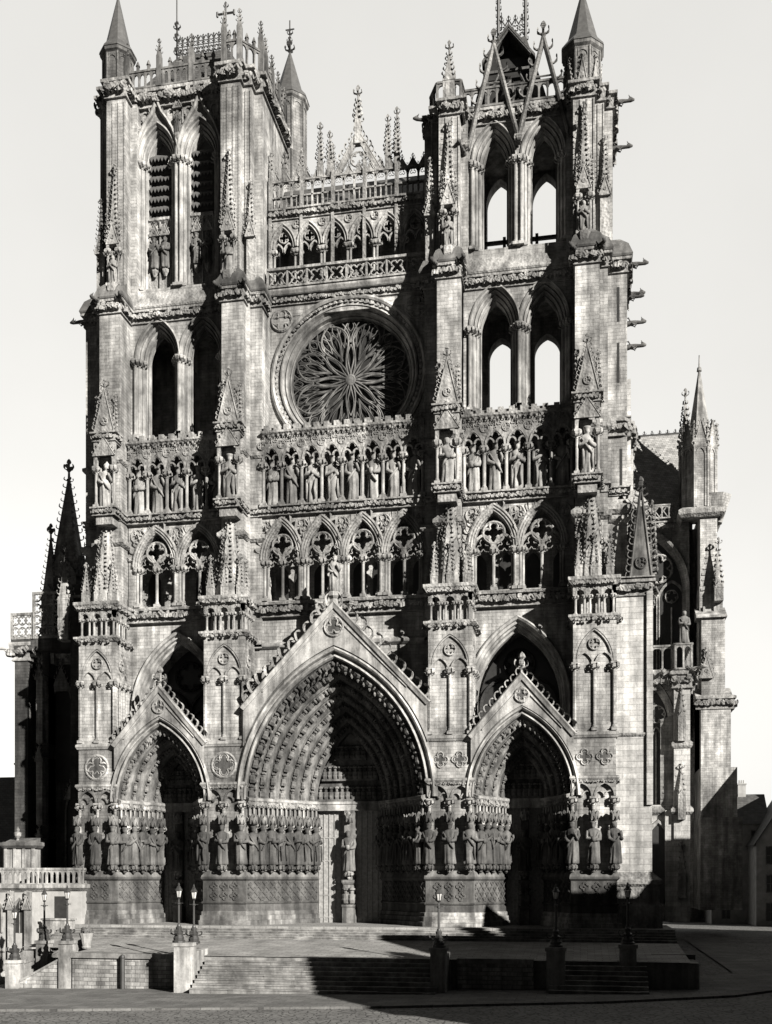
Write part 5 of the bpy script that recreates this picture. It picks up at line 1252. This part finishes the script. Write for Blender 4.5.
def lamp_proto():
    r = empty('street_lamp')
    b = MB(); b.lathe(0, 0, [(.42, 0), (.42, .12), (.34, .16), (.36, .3), (.24, .5), (.28, .62), (.16, .72), (.2, .95), (.12, 1.05), (.1, 1.15)], 10)
    for k in range(4): a = k * pi / 2; crocket(b, (.24 * cos(a), .24 * sin(a), .5), (cos(a), sin(a), 0), (0, 0, 1), .34)
    b.build('base', 'iron', r)
    p = MB(); p.lathe(0, 0, [(.075, 1.1), (.07, 2.4), (.12, 2.44), (.12, 2.52), (.06, 2.56), (.05, 2.75), (.1, 2.8), (.14, 2.84)], 8); p.tube([(-.28, 0, 2.5), (.28, 0, 2.5)], .025, 5); p.build('post', 'iron', r)
    l = MB(); l.lathe(0, 0, [(.11, 2.84), (.13, 2.88)], 6)
    for k in range(6): a = k * pi / 3; l.tube([(.12 * cos(a), .12 * sin(a), 2.88), (.2 * cos(a), .2 * sin(a), 3.3)], .016, 4)
    l.lathe(0, 0, [(.24, 3.3), (.24, 3.34), (.13, 3.5), (.14, 3.54), (.06, 3.6), (.07, 3.68), (.02, 3.8)], 6); L = l.build('lantern', 'iron', r)
    g = MB(); g.lathe(0, 0, [(.105, 2.89), (.185, 3.29)], 6); g.build('pane', 'lampglass', L)
    return r
LP = None
def lamp(x, y, z, label, sc=1.):
    global LP
    if LP is None: LP = o = lamp_proto()
    else: o = copy_tree(LP)
    o.location = (x, y, z); o.scale = (sc,) * 3; return tag(o, label, 'street lamp', 'iron street lamps around the cathedral steps')
pedestal(-6.3, -14.6, -3.95, -.45, .52, .62, 'tall pale stone pedestal carrying two lamps at the left end of the front steps', 2.2)
lamp(-6.65, -14.8, -.45, 'black iron street lamp, left one of the pair on the tall pale pedestal', 1.0)
lamp(-5.95, -14.0, -.55, 'black iron street lamp, right one of the pair on the tall pale pedestal', 1.0)
lamp(9.95, -14.4, -.6, 'black iron street lamp on the dark pedestal at the right end of the central steps', 1.0)
pedestal(9.95, -14.4, -3.8, -.6, .45, .55, 'shaded stone lamp pedestal at the right end of the central steps', 1.6)
lamp(17.0, -14.0, -.5, 'shadowed iron street lamp in front of the right portal', 1.0); pedestal(17.0, -14.0, -3.8, -.5, .55, .55, 'dark stone pedestal in front of the right portal')
lamp(21.3, -12.2, -.4, 'shadowed iron street lamp before the far right pier', 1.0); pedestal(21.3, -12.2, -3.8, -.4, .5, .5, 'dark stone pedestal before the far right pier')
# side stair going down to the left
sl = MB(); n = 13
for i in range(n): x1 = -15.1 - i * .37; sl.box(x1 - .37, x1 + .1, -12.3, -9.7, -4.8, -1.4 - .185 * (i + 1) + .1)
tag(sl.build('side_steps', 'step'), kind='structure')
def slope_wall(name, y0, y1, pts, label, mat):
    b = MB(); b.prism([(pts[0][0], -5)] + pts + [(pts[-1][0], -5)], y0, y1)
    o = b.build(name, mat); c = MB()
    for p, q in zip(pts, pts[1:]): c.prism([(p[0], p[1] + .003), (q[0], q[1] + .003), (q[0], q[1] + .16), (p[0], p[1] + .16)], y0 - .07, y1 + .07)
    c.build('coping', 'step', o); return tag(o, label, 'wall')
slope_wall('stair_wall', -12.75, -12.35, [(-15.0, -1.4), (-19.2, -3.6)], 'pale sloping stone wall on the street side of the left stairs', 'rubble')
slope_wall('stair_wall', -9.7, -9.35, [(-15.4, -.55), (-17.9, -1.7), (-23, -3.3)], 'pale sloping wall behind the left stairs, below the terrace', 'white')
pedestal(-15.5, -12.5, -4.4, -.55, .42, .42, 'stone lamp pedestal at the top of the left stairs, beside the rubble wall'); lamp(-15.5, -12.5, -.55, 'black iron street lamp at the top of the left stairs', .98)
pedestal(-19.3, -12.6, -4.6, -1.9, .45, .42, 'stone lamp pedestal at the foot of the left stairs'); lamp(-19.3, -12.6, -1.9, 'black iron street lamp at the foot of the left stairs', .98)
pedestal(-18.8, -9.5, -4.2, -.75, .42, .42, 'stone lamp pedestal on the back wall of the left stairs'); lamp(-18.8, -9.5, -.75, 'black iron street lamp on the back wall of the left stairs', .98)

# terrace house with balustrade at far left
te = empty('terrace_house', (0, 0, 0)); tag(te, 'low stone house at far left with a balustraded roof terrace, small doorway and pointed window', 'house')
b = MB(); b.box(-34, -20.3, -1.0, 7, -4.5, 2.95); b.box(-34, -23.5, -3.2, -1.0, -4.5, 2.6); b.build('wall', 'plaster', te)
b = MB(); string(b, [(-34, -3.2), (-23.5, -3.2), (-23.5, -1.0), (-20.3, -1.0), (-20.3, 4)], 2.6, 3.15, .35, .05); b.box(-34, -20.2, -1.0, 7, 2.95, 3.1); b.box(-34, -23.4, -3.3, -1, 2.6, 3.1); b.build('cornice', 'white', te)
balustrade(te, [(-34, -3.0), (-23.7, -3.0), (-23.2, -1.1), (-20.4, -1.1), (-20.4, 0)], 3.1, 1.35, .42, 'white')
b = MB(); b.box(-22.55, -21.55, -1.03, -.8, -1.2, 2.2); b.build('door', 'glass', te)
for x, y, z0, z1, w in ((-26.4, -3.2, -.6, 1.9, .55), (-24.3, -3.2, -.6, 1.9, .35), (-26.4, -3.2, -3.6, -1.4, .5)):
    w_ = MB(); w_.prism([(x - w, z0)] + arch(w, .8, 0, 6, 0, x, z1 - .8) + [(x + w, z0)], y - .03, y + .2); wi = w_.build('window', 'glass', te)
    w_ = MB(); w_.sweep(arch(w, .8, 0, 6, z1 - z0 - .8, x, z1 - .8), [(.16, y), (.16, y - .14), (0, y - .1), (0, y - .02)]); w_.tube([(x, y - .05, z0), (x, y - .05, z1)], .04, 4); w_.build('frame', 'white', wi)
for x in (-23.55, -24.95, -27.6): 
    p = MB(); p.box(x - .22, x + .22, -3.5, -3.1, -4.4, 2.6); gablet(p, x, -3.6, 1.2, .35, 1.0, .3, .15, .3, .4); p.build('pilaster', 'white', te)
p = MB(); p.box(-22.9, -20.3, -2.3, -2.0, -1.4, .35); p.box(-23.0, -20.2, -2.4, -1.9, .35, .5); p.build('parapet', 'white', te)
mb = empty('stone_kiosk', (0, 0, 0)); tag(mb, 'small pale stone block with cornice and urn standing above the left balustrade', 'kiosk')
b = MB(); b.box(-27.0, -24.6, -.6, .5, 3.1, 6.2)
for x in (-27, -26.2, -25.4, -24.6): b.box(x - .12, x + .12, -.72, -.6, 3.5, 6.0)
b.box(-27.15, -24.45, -.75, .6, 3.1, 3.5); b.build('body', 'white', mb)
b = MB(); string(b, [(-27.1, .5), (-27.1, -.7), (-24.5, -.7), (-24.5, .5)], 6.0, 6.5, .25); b.box(-27.2, -24.4, -.8, .6, 6.2, 6.55); b.wedge(-27.0, -24.6, -.6, .5, 6.55, 6.6, 6.9); b.build('cornice', 'roofstone', mb)
b = MB(); b.lathe(-26.2, -.2, [(.2, 6.5), (.1, 6.8), (.28, 7.05), (.3, 7.3), (.12, 7.4), (.16, 7.55), (.03, 7.8)], 10); b.build('urn', 'white', mb)
# planter and post
pt = empty('plant_pot', (-15.4, -9.9, -1.262)); tag(pt, 'pale stone flower pot with a low plant beside the top of the left stairs', 'plant pot')
b = MB(); b.lathe(0, 0, [(.3, 0), (.34, .1), (.3, .18), (.4, .7), (.5, 1.0), (.52, 1.08), (.44, 1.08), (.4, .9)], 12); b.build('pot', 'step', pt)
b = MB()
for i in range(70):
    a = random.uniform(0, 6.28); r = random.uniform(.05, .5); z = 1.0 + random.uniform(0, .4) * (1.1 - r); crocket(b, (r * .5 * cos(a), r * .5 * sin(a), z - .1), (cos(a), sin(a), random.uniform(-.3, .6)), (0, 0, 1), random.uniform(.12, .28))
b.build('foliage', 'plant', pt)
bo = MB(); bo.lathe(-11.3, -13.0, [(.16, -4.4), (.16, -1.65), (.19, -1.6), (.12, -1.45), (.02, -1.4)], 10); tag(bo.build('bollard', 'iron'), 'dark upright post standing against the left retaining wall', 'bollard')
# ================================================================ HOUSES
def house(x, y, w, d, h, rh, label, ridge='x', rz=0, nw=3, ns=3, zb=-4.5, chim=((.3, 0),), mat='plaster'):
    """ridge 'x': eaves front; 'y': gable front"""
    H = empty('house', (x, y, zb), rz); tag(H, label, 'house')
    b = MB(); b.box(-w / 2, w / 2, -d / 2, d / 2, 0, h)
    if ridge == 'y': b.prism([(-w / 2, h), (w / 2, h), (0, h + rh)], -d / 2 + .01, d / 2 - .01)
    b.build('wall', mat, H)
    r = MB()
    if ridge == 'y': 
        for s in (-1, 1): r.prism([(0, h + rh), (0, h + rh + .25), (s * (w / 2 + .3), h - .25), (s * (w / 2 + .3), h - .45)], -d / 2 - .3, d / 2 + .3)
    else:
        r.add([(-w / 2, -d / 2 - .3, h - .1), (w / 2, -d / 2 - .3, h - .1), (w / 2, d / 2 + .3, h - .1), (-w / 2, d / 2 + .3, h - .1), (-w / 2, 0, h + rh), (w / 2, 0, h + rh)], [(0, 1, 5, 4), (2, 3, 4, 5), (0, 4, 3), (1, 2, 5)])
    R = r.build('roof', 'slate', H)
    for cx_, cy_ in chim:
        c = MB(); q = cx_ * w; c.box(q - .55, q + .55, cy_ * d - .4, cy_ * d + .4, h, h + rh + 1.4); c.box(q - .65, q + .65, cy_ * d - .5, cy_ * d + .5, h + rh + 1.4, h + rh + 1.6)
        for e in (-.3, 0, .3): c.lathe(q + e, cy_ * d, [(.13, h + rh + 1.6), (.1, h + rh + 2.1)], 8)
        c.build('chimney', 'plaster', R)
    fh = h / ns
    for i in range(nw):
        for j in range(ns):
            wx = -w / 2 + (i + .5) * w / nw; wz = j * fh + .9
            for fy, s in ((-d / 2, -1),):
                f = MB(); f.box(wx - .6, wx + .6, fy - .06, fy + .1, wz - .1, wz + fh * .6 + .1); fo = f.build('window', 'white', H)
                g_ = MB()
                for e in (-.27, .27):
                    for q in (0, 1): g_.box(wx + e - .22, wx + e + .22, fy - .08, fy - .065, wz + .05 + q * fh * .3, wz + fh * .3 * (q + 1) - .05)
                g_.build('pane', 'glass', fo)
    return H
house(47.5, 78, 11, 12, 11.5, 8.5, 'dark gabled house at the right edge, behind the transept', 'y', .0, 3, 3, -3, ((.1, .2),))
house(41.0, 84, 8, 9, 14.5, 4.5, 'house with a tall chimney stack just right of the transept buttress', 'x', 0, 2, 3, -3, ((-.25, 0), (.1, 0)))
house(37.5, 92, 12, 8, 8.5, 3.5, 'low house added to hide the sunlit street behind the transept buttress', 'x', 0, 3, 2, -3.2, ((.2, 0),), 'darker')  # added house, blocks the sunlit street seen through the gap
house(-44, 36, 26, 12, 12.6, 8, 'dark slate roofed house behind the far left of the church', 'x', 0, 6, 3, -5, ((.36, 0), (-.1, 0)))
house(-36, 16, 9, 8, 6.5, 2.5, 'low dark outbuilding in the shade at the far left', 'x', 0, 3, 2, -4.5, ())
# houses along the south side of the square, whose shadow falls over the right of the steps
house(46.5, -14, 9, 12, 11.5, 4.5, 'gabled house on the south side of the square, nearest the church front', 'y', -pi / 2, 3, 3, -3, ((.2, .3),))
house(46, -23.8, 9.6, 12, 14.3, 5.5, 'tall gabled house in the row on the south side of the square', 'y', -pi / 2, 3, 3, -3, ((.2, .3),))
house(46, -3, 12, 18, 14, 5.0, 'broad slate roofed house on the south side of the square', 'y', -pi / 2, 5, 3, -3, ((.2, .3),))
house(50, 18, 22, 14, 17, 6, 'long slate roofed house south of the church', 'y', -pi / 2, 5, 4, -3, ((.0, .2),))
house(47, 42, 13, 11, 17.0, 5, 'tall house south of the transept', 'y', -pi / 2, 4, 5, -3, ((.0, .2),))
house(44.5, -46, 9, 11, 16, 5.8, 'lower house at the corner of the square', 'y', -pi / 2, 3, 3, -3, ((.0, .2),))

house(45.5, -34.6, 10.4, 11, 16.3, 5.4, 'tallest gabled house in the row on the south side of the square', 'y', -pi / 2, 4, 3, -3, ((.0, .2),))
house(60, 67, 16, 12, 19, 6, 'tall house in the street behind the transept', 'y', -pi / 2, 4, 4, -3, ((.0, .2),))
# ================================================================ LIGHT, SKY, CAMERA
AZ, EL = math.atan(1.12), radians(22)
S = (sin(AZ) * cos(EL), -cos(AZ) * cos(EL), sin(EL))      # towards the sun
sl = bpy.data.lights.new('sun', 'SUN'); sl.energy = 5; sl.angle = radians(.5); sl.color = (1, .965, .91)
so = bpy.data.objects.new('sun', sl); COL.objects.link(so); so.location = (120, -90, 90)
import mathutils
so.rotation_euler = mathutils.Vector(S).to_track_quat('Z', 'Y').to_euler()
W = bpy.data.worlds.new('World'); SC.world = W; W.use_nodes = True; nt = W.node_tree; bg = nt.nodes['Background']
sk = nt.nodes.new('ShaderNodeTexSky'); sk.sky_type = 'NISHITA'; sk.sun_disc = False; sk.sun_elevation = EL
sk.sun_rotation = atan2(S[0], S[1])      # measured from +Y towards +X
sp = nt.nodes.new('ShaderNodeSeparateColor'); nt.links.new(sk.outputs[0], sp.inputs[0])
tc = nt.nodes.new('ShaderNodeTexCoord'); dx = nt.nodes.new('ShaderNodeSeparateXYZ'); nt.links.new(tc.outputs['Generated'], dx.inputs[0])
mr = nt.nodes.new('ShaderNodeMapRange'); mr.interpolation_type = 'SMOOTHSTEP'
for i, v in enumerate((-.1, .45, SKY_W, SKY_E)): mr.inputs[i + 1].default_value = v
nt.links.new(dx.outputs[1], mr.inputs[0])
mm = nt.nodes.new('ShaderNodeMath'); mm.operation = 'MULTIPLY'; ad = nt.nodes.new('ShaderNodeMath'); ad.operation = 'MULTIPLY_ADD'; ad.inputs[1].default_value = .35; ad.inputs[2].default_value = 2.6   # thin bright haze evens out the sky
nz = nt.nodes.new('ShaderNodeTexNoise'); nz.inputs['Scale'].default_value = 3; nz.inputs['Detail'].default_value = 6; nt.links.new(tc.outputs['Generated'], nz.inputs['Vector'])
nm = nt.nodes.new('ShaderNodeMapRange'); nm.inputs[1].default_value = .3; nm.inputs[2].default_value = .7; nm.inputs[3].default_value = .95; nm.inputs[4].default_value = 1.05; nt.links.new(nz.outputs['Fac'], nm.inputs[0])
nx = nt.nodes.new('ShaderNodeMath'); nx.operation = 'MULTIPLY'; nt.links.new(ad.outputs[0], nx.inputs[0]); nt.links.new(nm.outputs[0], nx.inputs[1])
nt.links.new(sp.outputs[2], ad.inputs[0]); nt.links.new(nx.outputs[0], mm.inputs[0]); nt.links.new(mr.outputs[0], mm.inputs[1])
cc = nt.nodes.new('ShaderNodeCombineColor')
for i, k in enumerate((1, .985, .945)):
    q = nt.nodes.new('ShaderNodeMath'); q.operation = 'MULTIPLY'; q.inputs[1].default_value = k; nt.links.new(mm.outputs[0], q.inputs[0]); nt.links.new(q.outputs[0], cc.inputs[i])
nt.links.new(cc.outputs[0], bg.inputs['Color']); bg.inputs['Strength'].default_value = .1
cam = bpy.data.cameras.new('camera'); co = bpy.data.objects.new('camera', cam); COL.objects.link(co)
co.location = (18.5, -77.9, 3.65); co.rotation_euler = (radians(90), 0, radians(10.55))
cam.sensor_fit = 'VERTICAL'; cam.sensor_height = 36; cam.sensor_width = 36 * 772 / 1024; cam.lens = 1048 * 36 / 1024; cam.shift_y = (878 - 512) / 1024; cam.clip_end = 2000
SC.camera = co
SC.view_settings.view_transform = 'Standard'; SC.view_settings.look = 'None'; SC.view_settings.exposure = EXPO; SC.view_settings.gamma = 1
